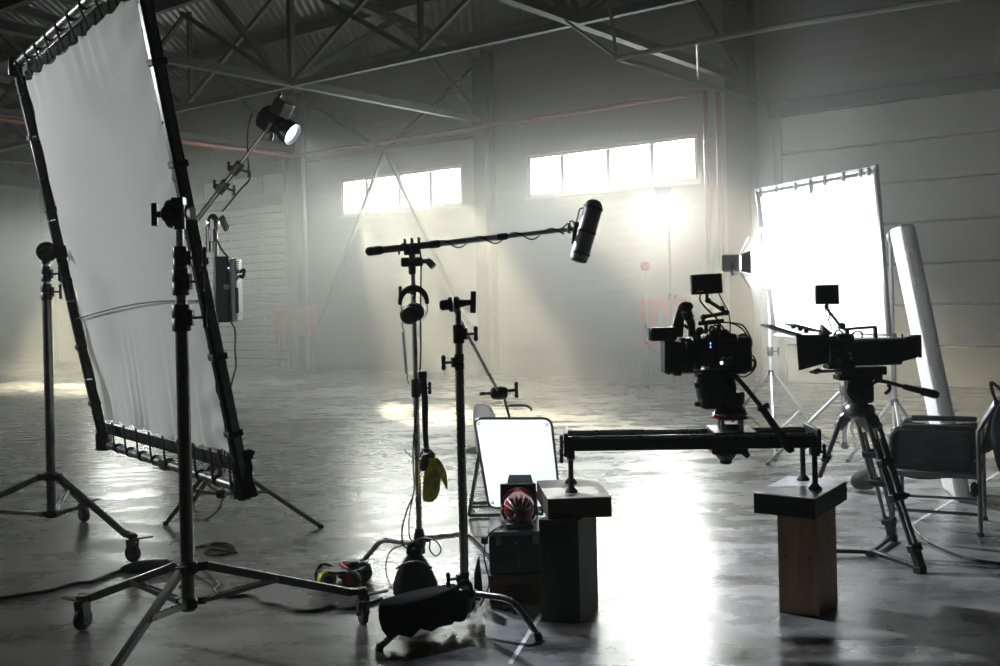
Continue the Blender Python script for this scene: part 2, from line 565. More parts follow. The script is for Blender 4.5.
# roof trusses, one over each column line
TZ = 5.2
TR = COLS + [17.0]
which = ['farthest roof truss at the dim left end of the hall', 'dark roof truss high behind the large tilted diffusion frame',
         'roof truss ending on the column left of the left window', 'roof truss ending on the column between the two lit windows',
         'roof truss ending on the column right of the right window', 'roof truss above the sectional door at upper right',
         'roof truss nearest the camera on the right side']
for s, lb in zip(TR, which):
    t = thing('roof_truss', lb, 'roof truss', W(s, 0, TZ), 'roof trusses of the hall')
    MB(MW).bar((s, .2, TZ), (s, 28, TZ), .14, .13).build('bottom_chord', M['truss_steel'], t)
    MB(MW).bar((s, .2, 6.5), (s, 15, 8.0), .16, .15).build('top_chord', M['truss_steel'], t)
    MB(MW).bar((s, 15, 8.0), (s, 28, 6.7), .16, .15).build('top_chord', M['truss_steel'], t)
    for k in range(5):
        t0 = 5.3 * k
        def top(x): return 6.5 + .1 * min(x, 30 - x)
        MB(MW).bar((s, t0 + .15, TZ), (s, t0 + 2.75, top(t0 + 2.75)), .10, .10).build('diagonal', M['truss_steel'], t)
        MB(MW).bar((s, t0 + 2.75, top(t0 + 2.75)), (s, t0 + 5.3, TZ), .10, .10).build('diagonal', M['truss_steel'], t)
        if k: MB(MW).bar((s, t0, TZ), (s, t0, top(t0)), .09, .09).build('vertical', M['truss_steel'], t)

# longitudinal bracing between trusses
for i in range(len(TR) - 1):
    for tt, nm in ((5.3, 'second'), (10.6, 'third')):
        s0, s1 = TR[i], TR[i + 1]
        zt = 6.5 + .1 * tt
        side = ['at the far left end', 'behind the tilted diffusion frame', 'above the boom lamp', 'above the gap between the windows', 'above the right window', 'above the pale door'][i]
        t = thing('wind_brace', 'crossed steel wind brace %s, %s line from the window wall' % (side, 'first' if nm == 'second' else 'second'), 'brace', W((s0 + s1) / 2, tt, TZ), 'crossed wind braces under the roof')
        sm = (s0 + s1) / 2
        MB(MW).bar((s0 + .08, tt, TZ - .02), (s1 - .08, tt, TZ - .02), .10, .10).build('lower_rail', M['truss_steel'], t)
        for a, c in ((s0 + .08, sm), (sm, s1 - .08)):
            MB(MW).bar((a, tt, TZ + .05), (c, tt, zt - .15), .07, .07).build('diagonal', M['truss_steel'], t)
            MB(MW).bar((a, tt + .09, zt - .15), (c, tt + .09, TZ + .05), .07, .07).build('diagonal', M['truss_steel'], t)
        MB(MW).bar((sm, tt - .08, TZ), (sm, tt - .08, zt - .1), .07, .07).build('vertical', M['truss_steel'], t)
for k, tt in enumerate((.9, 3.0, 5.3, 7.6, 10.6, 13.0)):
    z = 6.5 + .1 * tt + .11
    o = MB(MW).bar((S0, tt, z), (S1, tt, z), .12, .18).build('roof_purlin', M['steel_beam'], smooth=False)
    tag(o, 'long roof purlin, %s from the window wall' % ['first', 'second', 'third', 'fourth', 'fifth', 'sixth'][k], 'purlin', 'roof purlins')
# wall bracing in the window bays
for (s0, s1, lb) in ((-5.85, -.13, 'thin diagonal wall brace crossing in front of the left window'), ):
    t = thing('wall_brace', lb, 'brace', W((s0 + s1) / 2, .1, 0))
    sm = (s0 + s1) / 2
    for e, z in ((s0 + .15, .3), (s1 - .15, .3), (s0 + .15, 6.4), (s1 - .15, 6.4)):
        MB(MW).bar((sm, .16, 4.9), (e, .16, z), .065, .065).build('diagonal', M['truss_steel'], t)
    MB(MW).bar((s0 + .15, .16, 4.95), (s1 - .15, .16, 4.95), .08, .10).build('girt', M['truss_steel'], t)

# red sprinkler pipework
t = thing('sprinkler_pipe', 'red pipe run along the window wall with drops beside the right column', 'pipe', W(0, .5, 5.1))
MB(MW).tube([(4.95, .5, 5.02), (-5.6, .5, 5.02)], .045, 10).build('main_pipe', M['red_pipe'], t)
for s in (4.98, 5.22):
    MB(MW).tube([(s, .5, 5.02), (s, .5, 1.2)], .045, 10).build('drop_pipe', M['red_pipe'], t)
MB(MW).tube([(-5.6, .5, 5.02), (-5.6, 16, 5.02)], .045, 10).build('branch_pipe', M['red_pipe'], t)
for k in range(8):
    MB(MW).cyl((-5.6, 1 + 1.8 * k, 4.99), (-5.6, 1 + 1.8 * k, 4.86), .02, .035, 8).build('sprinkler_head', M['steel'], t)

# hanging pipe frame near the ceiling, upper right
t = thing('hanging_pipe_frame', 'thin pipe frame hanging from the roof above the right window', 'hanging frame', P(690, 60, 13.0))
A, B_, C_, D_ = P(617, 58, 13.2), P(775, 27, 11.2), P(768, 104, 17.0), P(610, 8, 13.2)
for a, c, r in ((A, B_, .035), (A, C_, .04), (A, D_, .022), (P(565, 20, 13.6), A, .018), (B_, P(990, -8, 9.0), .035), (P(697, 38, 12.2), P(698, 79, 14.9), .018)):
    MB().tube([a, c], r, 8).build('pipe', M['hang_pipe'], t)

# fire cabinets
def fire_cabinet(s, t0, z0, w, h, lb):
    c = thing('fire_cabinet', lb, 'fire cabinet', W(s, t0, z0), 'red fire hose cabinets')
    b = MB(MW); wbox(b, s - w / 2, s + w / 2, t0, t0 + .2, z0, z0 + h); b.build('cabinet_body', M['red_box'], c, bevel=.015)
    b = MB(MW); wbox(b, s - w / 2 + .04, s + w / 2 - .04, t0 + .2, t0 + .225, z0 + .04, z0 + h - .04); d = b.build('cabinet_door', M['red_box'], c, bevel=.01)
    b = MB(MW); wbox(b, s - .09, s + .07, t0 + .225, t0 + .232, z0 + h * .36, z0 + h * .72); b.build('viewing_pane', M['cam_grey'], d, bevel=.005)
    b = MB(MW); wbox(b, s + w / 2 - .1, s + w / 2 - .06, t0 + .225, t0 + .25, z0 + h * .45, z0 + h * .6); b.build('door_handle', M['silver_paint'], d, bevel=.005)
    for x in (-w / 2 + .06, w / 2 - .06):
        MB(MW).box((s + x, t0 + .1, z0 / 2), (.05, .05, z0)).build('stand_post', M['dado'], c)
fire_cabinet(-6.1, .44, .78, .46, .68, 'red fire cabinet just left of the column by the left window')
fire_cabinet(-5.25, .44, .78, .46, .68, 'red fire cabinet just right of the column by the left window')
fire_cabinet(3.95, .1, .55, .95, .95, 'wide red fire cabinet under the right end of the right window')
# conduit pipes beside the column
for ds, lb in ((-.33, 'pale conduit pipe left of the column near red cabinets'), (.34, 'pale conduit pipe right of the column near red cabinets')):
    o = MB(MW).tube([(-5.85 + ds, .3, 0), (-5.85 + ds, .3, 5.0)], .05, 10).build('conduit_pipe', M['plaster'])
    tag(o, lb, 'pipe', 'conduit pipes')

# haze filling the hall
HAZE = 0.068
b = MB(MW)
wbox(b, S0 - .1, S1 + .1, -.08, T1 + .1, -.05, 8.5)
hz = b.build('haze', None or bpy.data.materials.new('haze_air'), smooth=False)
hm = hz.data.materials[0]
hm.use_nodes = True
nt = hm.node_tree
nt.nodes.remove(nt.nodes['Principled BSDF'])
vs = nt.nodes.new('ShaderNodeVolumeScatter')
vs.inputs['Anisotropy'].default_value = 0.32
vs.inputs['Color'].default_value = (0.98, 0.98, 0.97, 1)
nt.links.new(vs.outputs[0], nt.nodes['Material Output'].inputs['Volume'])
# haze thicker by the windows; thinned high up for a dark ceiling, and nearby
tc = nt.nodes.new('ShaderNodeTexCoord')
def ramp(vec, f0, f1, t0, t1):
    dt = nt.nodes.new('ShaderNodeVectorMath'); dt.operation = 'DOT_PRODUCT'
    dt.inputs[1].default_value = vec
    nt.links.new(tc.outputs['Object'], dt.inputs[0])
    m_ = nt.nodes.new('ShaderNodeMapRange'); m_.interpolation_type = 'SMOOTHSTEP'
    for k_, v_ in (('From Min', f0), ('From Max', f1), ('To Min', t0), ('To Max', t1)): m_.inputs[k_].default_value = v_
    nt.links.new(dt.outputs['Value'], m_.inputs['Value'])
    return m_.outputs['Result']
o0 = WO.dot(WY)
d1 = ramp(WY, o0 + 5.0, o0 + 12.0, HAZE, HAZE * .05)
d2 = ramp(V((0, 0, 1)), 2.2, 4.7, 1.0, .035)
mu_ = nt.nodes.new('ShaderNodeMath'); mu_.operation = 'MULTIPLY'
nt.links.new(d1, mu_.inputs[0]); nt.links.new(d2, mu_.inputs[1])
nt.links.new(mu_.outputs[0], vs.inputs['Density'])
tag(hz, 'thin pale studio haze hanging in the hall', 'haze', kind='stuff')
# ------------------------------------------------------------------ stand pieces
def tknob(mb, p, dirv, l=.05, r=.006, w=.05, up=(0, 0, 1)):       # T handle screw
    p = V(p); d = V(dirv).normalized(); up = V(up)
    mb.cyl(p, p + d * l, r, r, 8)
    mb.cyl(p + d * l - up * w / 2, p + d * l + up * w / 2, .009, .009, 8)
    mb.ell(p + d * l - up * w / 2, (.011, .011, .013), None, 8, 6)
    mb.ell(p + d * l + up * w / 2, (.011, .011, .013), None, 8, 6)
    return mb
def collar(parent, c, r, h, dirv, m='black', knob=.05, kw=.05):
    c = V(c)
    b = MB()
    b.lathe(c - V((0, 0, h / 2)), (0, 0, 1), [(r * .92, 0), (r, .006), (r, h * .45), (r * .9, h * .5), (r, h * .55), (r, h - .006), (r * .92, h)], 16)
    b.bar(c + V(dirv) * r * .6, c + V(dirv) * (r + .015), .022, h * .6)
    o = b.build('collar', M[m], parent)
    k = tknob(MB(), c + V(dirv) * (r + .01), dirv, knob, .006, kw)
    k.build('tightening_knob', M['black'], o)
    return o
def caster(parent, top, foot, roll, r=.052, m='dark_steel', brake=None):
    # top: where the leg ends; foot: point on the floor; roll: rolling direction
    foot, top = V(foot), V(top)
    roll = V(roll).normalized(); ax = V((-roll.y, roll.x, 0))
    c = V((foot.x, foot.y, r))
    fk = MB()
    zt = 2 * r + .03
    brake = V(brake).normalized() if brake else roll
    fk.cyl((c.x, c.y, zt - .02), (c.x, c.y, zt + .015), .028, .022, 14)
    for s in (-1, 1):
        fk.prism([c + ax * s * .022 + roll * .018 + V((0, 0, -.012)), c + ax * s * .022 - roll * .018 + V((0, 0, -.012)),
                  c + ax * s * .022 - roll * .03 + V((0, 0, r + .03)), c + ax * s * .022 + roll * .03 + V((0, 0, r + .03))], ax * s * .004)
    fk.cyl(c - ax * .032, c + ax * .032, .008, .008, 8)
    o = fk.build('caster', M['dark_steel'], parent)
    w = MB().lathe(c - ax * .016, ax, [(r * .78, 0), (r * .95, .002), (r, .009), (r, .023), (r * .95, .030), (r * .78, .032)], 28)
    w.build('tyre', M['rubber'], o)
    hb = MB().lathe(c - ax * .019, ax, [(.012, 0), (r * .3, .002), (r * .74, .005), (r * .74, .033), (r * .3, .036), (.012, .038)], 24)
    hb.build('wheel_hub', M['steel'], o)
    if brake:
        bl = MB().bar((c.x, c.y, zt), (c.x + brake.x * .12, c.y + brake.y * .12, zt + .012), .03, .008)
        bl.build('brake_pedal', M['black'], o, bevel=.003)
    return o
def roller_stand(label, c, feet, zhub, zlow, poles, knobs, rolls, group=None, brakes=(None, None, None)):
    c = V((c[0], c[1], 0))
    t = thing('roller_stand', label, 'light stand', c, group)
    for z0, z1, r, m in poles:
        MB().cyl((c.x, c.y, z0), (c.x, c.y, z1), r, r, 18).build('tube', M[m], t)
    hub = MB().lathe((c.x, c.y, zhub - .03), (0, 0, 1), [(.035, 0), (.045, .008), (.045, .05), (.035, .058)], 18)
    for f in feet:
        d = (V(f) - c).normalized()
        hub.bar(V((c.x, c.y, zhub)) + d * .03, V((c.x, c.y, zhub)) + d * .085, .04, .04)
    hub.build('upper_hub', M['black'], t, bevel=.004)
    low = MB().lathe((c.x, c.y, zlow - .03), (0, 0, 1), [(.03, 0), (.042, .008), (.042, .04), (.03, .05)], 18)
    for f in feet:
        d = (V(f) - c).normalized()
        low.bar(V((c.x, c.y, zlow)) + d * .03, V((c.x, c.y, zlow)) + d * .075, .03, .03)
    low.build('lower_hub', M['black'], t, bevel=.004)
    for i, f in enumerate(feet):
        f = V((f[0], f[1], 0)); d = (f - c).normalized()
        a = V((c.x, c.y, zhub)) + d * .07
        e = V((f.x, f.y, .155)) - d * .05
        lg = MB().bar(a, e, .026, .036).build('leg', M['dark_steel'], t, bevel=.004)
        end = MB().bar(e - (e - a).normalized() * .03, V((f.x, f.y, .15)) + d * .02, .045, .028)
        end.cyl((f.x, f.y, .13), (f.x, f.y, .172), .024, .022, 12)
        end.build('leg_socket', M['black'], lg, bevel=.004)
        mid = a + (e - a) * .48
        br = MB()
        ax = V((-d.y, d.x, 0))
        for s in (-1, 1): br.bar(V((c.x, c.y, zlow)) + d * .06 + ax * s * .014, mid + ax * s * .014, .006, .022)
        br.build('brace', M['steel'], lg)
        caster(t, e, f, rolls[i], brake=brakes[i])
    for z, r, h, dv, m in knobs:
        collar(t, (c.x, c.y, z), r, h, V(dv).normalized(), m, .06, .07)
    return t
def grip_head(parent, c, axis, dirv, r=.042, m='black'):
    # two discs squeezed on an axis with a big T handle
    c = V(c); a = V(axis).normalized()
    b = MB()
    b.lathe(c - a * .030, a, [(r * .8, 0), (r, .004), (r, .018), (r * .85, .021)], 20)
    b.lathe(c - a * .002, a, [(r * .85, 0), (r, .004), (r, .018), (r * .8, .024)], 20)
    b.lathe(c + a * .022, a, [(r * .55, 0), (r * .5, .02), (.014, .03), (.014, .06)], 14)
    b.lathe(c - a * .07, a, [(.018, 0), (.024, .01), (.024, .04)], 14)
    o = b.build('grip_head', M[m], parent)
    k = MB()
    up = V(dirv).normalized()
    k.bar(c + a * .085 - up * .05, c + a * .085 + up * .05, .022, .026)
    k.cyl(c + a * .05, c + a * .085, .010, .010, 10)
    k.build('handle', M['black'], o, bevel=.006)
    return o
def c_stand(label, c, feet, zhub, poles, knobs, group=None, bendfrac=.62):
    c = V((c[0], c[1], 0))
    t = thing('c_stand', label, 'light stand', c, group)
    for z0, z1, r, m in poles:
        MB().cyl((c.x, c.y, z0), (c.x, c.y, z1), r, r, 18).build('tube', M[m], t)
    for i, f in enumerate(feet):
        f = V((f[0], f[1], 0)); d = (f - c); L = d.length; d.normalize()
        z = zhub + (.0, .03, -.03)[i]
        k = V((c.x, c.y, z))
        pts = [k + d * .02, k + d * L * .4, k + d * (L * bendfrac - .05), k + d * (L * bendfrac) + V((0, 0, -.008)),
               k + d * (L * bendfrac + .035) + V((0, 0, -.03)), k + d * (L * bendfrac + .07) + V((0, 0, -.065)), V((f.x, f.y, .014))]
        lg = MB().tube(catmull(pts, 5), .0145, 12).build('leg', M['steel'], t)
        MB().cyl(V((f.x, f.y, .0)), V((f.x, f.y, .03)) - d * .008, .018, .017, 12).build('foot_cap', M['rubber'], lg)
        b = MB().lathe((c.x, c.y, z - .018), (0, 0, 1), [(.026, 0), (.031, .004), (.031, .030), (.026, .036)], 16)
        b.bar(k + d * .015, k + d * .06, .036, .034)
        b.build('leg_hub', M['black'], lg, bevel=.003)
    for z, r, h, dv, m in knobs:
        collar(t, (c.x, c.y, z), r, h, V(dv).normalized(), m, .045, .045)
    return t
def zat(px, py, d): return P(px, py, d).z

# ------------------------------------------------------------------ tilted diffusion frame and its stands
RC = V((-1.37, 4.48, 0))        # right stand
rf = [G(83, 630), G(363, 624), V((-1.47, 3.74, 0))]
kn = []
for py, r, h, dv in ((258, .031, .10, (1, .2, 0)), (282, .036, .115, (1, -.3, 0)), (318, .040, .115, (1, -.2, 0))):
    kn.append((zat(180, py, 4.48), r, h, dv, 'black'))
rs = roller_stand('steel three legged roller stand in front of the tilted frame, nearest the camera', RC, rf, .385, .235,
    [(.20, zat(180, 318, 4.48) + .06, .0285, 'dark_steel'), (zat(180, 340, 4.48), zat(180, 282, 4.48) + .06, .025, 'steel'),
     (zat(180, 290, 4.48), zat(180, 258, 4.48) + .05, .021, 'steel'), (zat(180, 262, 4.48), zat(178, 205, 4.48), .0165, 'chrome')],
    kn, [(-.35, -1, 0), (.45, -1, 0), (0, -1, 0)], 'roller stands holding the tilted frame', [(-1, .4, 0), (1, .25, 0), None])
# clamp head on top with round discs
hd = P(179, 213, 4.48)
grip_head(rs, hd + V((-.035, .03, .0)), V((-1, .15, 0)), V((0, 0, 1)), .062)
b = MB(); b.cyl((RC.x, RC.y, hd.z - .07), (RC.x, RC.y, hd.z + .05), .027, .024, 14)
b.box((RC.x, RC.y, hd.z + .05), (.05, .05, .03)); b.build('clamp_post', M['black'], rs)
b = MB(); b.bar(hd + V((.0, .01, 0)), P(192, 214, 4.60), .045, .06); b.build('frame_clamp', M['rubber'], rs, bevel=.008)

LC = V((-2.84, 6.53, 0))
lf = [G(133, 562), G(84, 522), V((-3.62, 6.02, 0))]
kn = []
for py, r, h, dv in ((257, .026, .085, (1, -.3, 0)), (274, .030, .095, (1, -.3, 0)), (292, .034, .10, (1, -.3, 0))):
    kn.append((zat(48, py, 6.53), r, h, dv, 'black'))
ls = roller_stand('steel three legged roller stand at the far left edge of the tilted frame', LC, lf, zat(51, 476, 6.53), zat(52, 513, 6.53),
    [(.24, zat(48, 292, 6.53) + .05, .028, 'dark_steel'), (zat(48, 300, 6.53), zat(48, 272, 6.53) + .05, .024, 'steel'),
     (zat(48, 280, 6.53), zat(48, 256, 6.53) + .05, .02, 'steel'), (zat(48, 262, 6.53), zat(47, 246, 6.53), .016, 'chrome')],
    kn, [(1, -.45, 0), (1, -.6, 0), (-.4, -1, 0)], 'roller stands holding the tilted frame', [(1, .2, 0), (1, 1.2, 0), None])
hl = P(49, 252, 6.5)
grip_head(ls, hl + V((-.0, -.03, 0)), V((.25, -1, 0)), V((1, 0, .3)), .062)
b = MB(); b.bar(hl + V((-.03, 0, .0)), P(72, 251, 6.47), .07, .075); b.build('frame_clamp', M['black'], ls, bevel=.01)

TL, BL, TRR, BR = V((-2.863, 6.27, 2.95)), V((-2.585, 6.73, .682)), V((-1.504, 4.43, 2.956)), V((-1.225, 4.89, .687))
fc = (TL + BR) / 2
t = thing('diffusion_frame', 'huge tilted square frame of black pipe laced with white diffusion cloth', 'diffusion frame', (TL + BL + TRR + BR) / 4)
def FP(a, c): return (TL * (1 - a) + TRR * a) * (1 - c) + (BL * (1 - a) + BR * a) * c
nrm = (TRR - TL).cross(BL - TL).normalized()
if nrm.y > 0: nrm = -nrm       # towards the camera
for a, c in (((0, 0), (0, 1)), ((1, 0), (1, 1))):
    pa, pb = FP(*a), FP(*c)
    ex = (pb - pa).normalized()
    pp = MB().bar(pa - ex * .05, pb + ex * .07, .058, .058, nrm)
    pp.build('side_pipe', M['alu_black'], t, bevel=.012)
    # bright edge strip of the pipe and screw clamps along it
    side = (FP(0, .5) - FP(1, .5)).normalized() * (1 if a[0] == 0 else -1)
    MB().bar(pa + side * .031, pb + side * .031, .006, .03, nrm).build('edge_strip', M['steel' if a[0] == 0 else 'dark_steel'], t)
    for q in (.17, .36, .55, .74, .9):
        k = pa + (pb - pa) * q
        MB().bar(k - ex * .016, k + ex * .016, .072, .072, nrm).build('band_clamp', M['rubber'], t, bevel=.006)
for c, nm in ((0, 'top'), (1, 'bottom')):
    pa, pb = FP(0, c), FP(1, c)
    off = (FP(0, 0) - FP(0, 1)).normalized() * (.045 if c == 0 else -.045)
    MB().cyl(pa + off, pb + off, .026, .026, 16).build('cross_pipe', M['steel'], t)
    if c == 0:
        MB().cyl(pa - nrm * .11 + off * 2, pb - nrm * .11 + off * 2, .022, .022, 14).build('cross_pipe', M['dark_steel'], t)
        for q in (.08, .26, .44, .62, .8):
            k = pa + (pb - pa) * q
            MB().bar(k + off, k - nrm * .11 + off * 2, .03, .03).build('spacer', M['black'], t)
    else:
        # clamp body at mid span
        k = pa + (pb - pa) * .52 + off
        MB().bar(k - (pb - pa).normalized() * .05, k + (pb - pa).normalized() * .05, .06, .07).build('pipe_clamp', M['dark_steel'], t, bevel=.01)
    for e, k in ((0, pa), (1, pb)):
        MB().box(k + off * .6, (.085, .085, .12)).build('corner', M['black'], t, bevel=.012)
# loose black strap bundle at the lower right corner
b = MB()
for q in range(7):
    a = random.random() * 6
    p0 = BR + V((random.uniform(-.02, .05), random.uniform(-.04, .03), .14))
    b.tube(catmull([p0, p0 + V((.03 * math.cos(a), .03 * math.sin(a), -.08)), p0 + V((.01, -.01, -.2 - .04 * random.random()))], 4), .017, 6)
b.build('strap_bundle', M['fabric_black'], t)
# the cloth, laced inside the pipes
NT = 9
def cloth(a, c):
    u0, v0 = a, c
    # scalloped edge drawn in between the ties
    def sc_(x): return abs(math.sin(PI * NT * x)) ** .7
    mu = .035 + .012 * sc_(c); mv_t = .026 + .009 * sc_(a); mv_b = .044 + .012 * sc_(a)
    x = mu + (1 - 2 * mu) * a
    y = mv_t + (1 - mv_t - mv_b) * c
    p = FP(x, y)
    w = 0.0
    eb = math.exp(-(1 - c) / .10); et = math.exp(-c / .08); er = math.exp(-(1 - a) / .09); el = math.exp(-a / .05)
    w += .020 * eb * math.sin(a * 95 + 3 * math.sin(a * 17)) * (.5 + .5 * math.sin(a * 23))
    w += .007 * et * math.sin(a * 60 + 2 * math.sin(a * 11))
    w += .017 * er * math.sin((c * 55 + a * 20) + 2 * math.sin(c * 13))
    w += .005 * el * math.sin(c * 50)
    w += .010 * math.sin(a * 9 + .8) * (.3 + .7 * (1 - c)) * .5
    w += -.06 * math.sin(PI * a) * math.sin(PI * c)
    return p + nrm * (w - .012)
cl = MB().grid(cloth, 150, 110).build('cloth', M['silk'], t)
MB().tube(catmull([FP(.03 + .94 * a, .66 - .035 * a - .012 * math.sin(PI * a)) + nrm * (.004 - .062 * math.sin(PI * a) * .88 + .012) for a in [i / 24 for i in range(25)]], 2), .0045, 6).build('seam_cord', M['cam_grey'], cl)
# white hem with webbing along top and bottom, and the ties
for c, d in ((0, .05), (1, .075)):
    for i in range(NT + 1):
        q = .02 + .96 * i / NT
        cc = .034 if c == 0 else .945
        p0 = FP(.04 + .92 * i / NT, cc)
        off = (FP(0, 0) - FP(0, 1)).normalized() * (.045 if c == 0 else -.045)
        p1 = FP(.04 + .92 * i / NT, c) + off
        tie = MB().bar(p0 + nrm * .01, p1 + nrm * .03, .016, .006, nrm)
        tie.ring(p1, FP(1, c) - FP(0, c), .0265, .031, .03, 14)
        tie.build('tie', M['fabric_black'], t)
for c in (0, 1):
    def hem(a, k):
        cc = (.006 + .022 * k) if c == 0 else (.990 - .030 * k)
        return FP(.03 + .94 * a, cc) - nrm * .02
    MB().grid(hem, 60, 2).build('webbing_hem', M['fabric_black'] if c else M['fabric_black'], t, solid=.004)
for e in (0, 1):
    for i in range(NT):
        q = .06 + .88 * i / (NT - 1)
        p0 = FP(.03 if e == 0 else .965, q); p1 = FP(e, q)
        MB().tube([p0 + nrm * .004, p1 + nrm * .03], .005, 6).build('lacing', M['white_plastic'] if i % 2 else M['fabric_black'], t)

# ------------------------------------------------------------------ boom lamp stand behind the frame
SC_ = V((-1.97, 7.25, 0))
ft = [G(321, 528), G(166, 525), G(192, 505)]
t = thing('boom_light_stand', 'black stand with angled boom arm behind the tilted frame, carrying a lamp', 'light stand', SC_)
zp = lambda py: zat(215, py, 7.25)
for z0, z1, r, m in ((.25, 1.0, .022, 'dark_steel'), (.9, zp(225), .019, 'steel')):
    MB().cyl((SC_.x, SC_.y, z0), (SC_.x, SC_.y, z1), r, r, 16).build('tube', M[m], t)
MB().cyl((SC_.x - .045, SC_.y, zp(252)), (SC_.x - .045, SC_.y, zp(226)), .02, .02, 12).build('tube', M['chrome'], t)
zh = zat(228, 462, 7.25)
MB().lathe((SC_.x, SC_.y, zh - .03), (0, 0, 1), [(.03, 0), (.045, .01), (.045, .05), (.03, .06)], 16).build('upper_hub', M['black'], t)
zl = zat(221, 494, 7.25)
lo = MB().lathe((SC_.x, SC_.y, zl - .03), (0, 0, 1), [(.025, 0), (.035, .01), (.035, .05), (.025, .06)], 16).build('lower_hub', M['black'], t)
tknob(MB(), (SC_.x + .03, SC_.y, zl), (1, -.3, 0), .05).build('tightening_knob', M['chrome'], lo)
for f in ft:
    d = (f - SC_).normalized()
    a = V((SC_.x, SC_.y, zh)) + d * .04
    lg = MB().bar(a, V((f.x, f.y, .012)), .022, .03).build('leg', M['dark_steel'], t, bevel=.003)
    MB().bar(V((SC_.x, SC_.y, zl)), a + (f - a) * .45, .02, .022).build('brace', M['steel'], lg)
    MB().box((f.x, f.y, .012), (.035, .035, .024)).build('foot_cap', M['rubber'], lg, bevel=.004)
# pivot, boom and its clamps
pv = P(213, 224, 7.25)
b = MB().ell(pv, (.045, .03, .075)); b.cyl(pv - V((0, 0, .12)), pv, .03, .026, 12)
pvt = b.build('boom_pivot', M['chrome'], t)
MB().bar(pv + V((.06, -.02, .05)), pv + V((.11, -.04, -.05)), .02, .05).build('handle', M['chrome'], pvt, bevel=.008)
b0, b1 = P(193, 225, 7.35), P(273, 122, 7.0)
MB().cyl(b0, b0 + (b1 - b0) * .55, .018, .018, 14).build('boom_arm', M['chrome'], t)
MB().cyl(b0 + (b1 - b0) * .5, b1, .0135, .0135, 12).build('boom_arm', M['chrome'], t)
for q in (.38, .56):
    k = b0 + (b1 - b0) * q; ex = (b1 - b0).normalized()
    c_ = MB().cyl(k - ex * .045, k + ex * .045, .034, .034, 12).build('collar', M['dark_steel'], t)
    tknob(MB(), k, V((.8, -.3, -.3)), .10, .008, .06).build('tightening_knob', M['chrome'], c_)
    tknob(MB(), k, V((-.8, .3, .3)), .07, .008, .04).build('tightening_knob', M['black'], c_)

# the lamp on the boom
hc = P(281, 127, 6.98)
aim = V((.80, -.28, -.55)).normalized()
lp = thing('boom_lamp', 'round lit spotlight at the tip of the angled boom arm', 'spotlight', hc)
up = (V((0, 0, 1)) - aim * aim.z).normalized(); sx = aim.cross(up)
MB().lathe(hc - aim * .16, aim, [(.05, 0), (.075, .012), (.075, .10), (.065, .115), (.060, .17), (.080, .20), (.084, .27), (.078, .27), (.070, .225)], 24, False).build('housing', M['black'], lp)
b = MB()
for k in range(6): b.lathe(hc - aim * (.15 - .016 * k), aim, [(.076, 0), (.086, .002), (.086, .006), (.076, .008)], 24)
b.build('cooling_fins', M['black'], lp)
MB().lathe(hc + aim * .075, aim, [(.001, .008), (.04, .006), (.077, 0), (.04, -.004)], 24, False).build('lens', M['lens_lit'], lp)
MB().box(hc - aim * .06 + up * .11, (.14, .11, .09), rotm(sx, up, aim).to_3x3()).build('ballast_block', M['black'], lp, bevel=.012)
b = MB().tube([hc + sx * .10 - aim * .02, hc + sx * .10 - up * .12 - aim * .02, hc - sx * .10 - up * .12 - aim * .02, hc - sx * .10 - aim * .02], .010, 8)
b.cyl(hc - up * .12 - aim * .02, b1, .014, .014, 10); b.build('yoke', M['dark_steel'], lp)
b = MB().cyl(hc - aim * .12 + up * .13, hc - aim * .18 + up * .17 - sx * .10, .012, .012, 8); b.build('handle', M['black'], lp)
MB().tube(catmull([P(252, 113, 7.05), P(248, 130, 7.1), P(248, 160, 7.15), P(250, 178, 7.15), P(240, 190, 7.2), P(222, 212, 7.2)], 6), .006, 6).build('lamp_cable', M['cable'], lp)
light('boom_lamp_light', 'SPOT', hc + aim * .12, 700, lp, hc + (P(517, 460, 5.5) - hc) * .5 + aim * 1.0, spot_size=math.radians(56), spot_blend=.6, shadow_soft_size=.06, color=(.82, .91, 1))

# ballast unit hanging on that stand
bu = thing('power_ballast', 'black power box with pale side strip hanging on the boom stand', 'ballast', P(228, 290, 7.2))
b = MB(); bxp(b, 217, 257, 233, 322, 7.08, 7.26); bd = b.build('case', M['cam_body'], bu, bevel=.012)
b = MB(); bxp(b, 233, 259, 240.5, 321, 7.09, 7.25); b.build('side_panel', M['silver_paint'], bu, bevel=.008)
b = MB(); bxp(b, 235, 288, 239, 313, 7.085, 7.095); b.build('grip_slot', M['black'], bu, bevel=.002)
for k in range(6):
    b = MB(); bxp(b, 235, 261 + 2.2 * k, 239, 262.2 + 2.2 * k, 7.083, 7.092); b.build('vent_slot', M['black'], bu)
b = MB(); b.ell(P(228.5, 268, 7.078), (.006, .004, .006), None, 8, 6); b.build('indicator', M['blue_led'], bu)
b = MB(); b.cyl(P(226.5, 287, 7.09), P(226.5, 287, 7.05), .02, .017, 12); b.build('knob', M['steel'], bu)
MB().tube(catmull([P(240, 272, 7.2), P(244, 270, 7.18), P(243, 277, 7.16), P(240, 276, 7.18)], 5), .012, 8).build('hook', M['black'], bu)
MB().tube(catmull([P(228, 257, 7.2), P(222, 250, 7.2), P(217, 240, 7.22), P(214, 233, 7.24)], 5), .007, 6).build('hanging_strap', M['cable'], bu)
MB().tube(catmull([P(231, 322, 7.2), P(235, 330, 7.2), P(235, 350, 7.2), P(236, 365, 7.2), P(233, 378, 7.22), P(229, 396, 7.3), P(226, 430, 7.4), P(224, 470, 7.4), P(221, 505, 7.3), G(205, 520), G(190, 523), G(170, 545)], 6), .0065, 6).build('power_lead', M['cable'], bu)

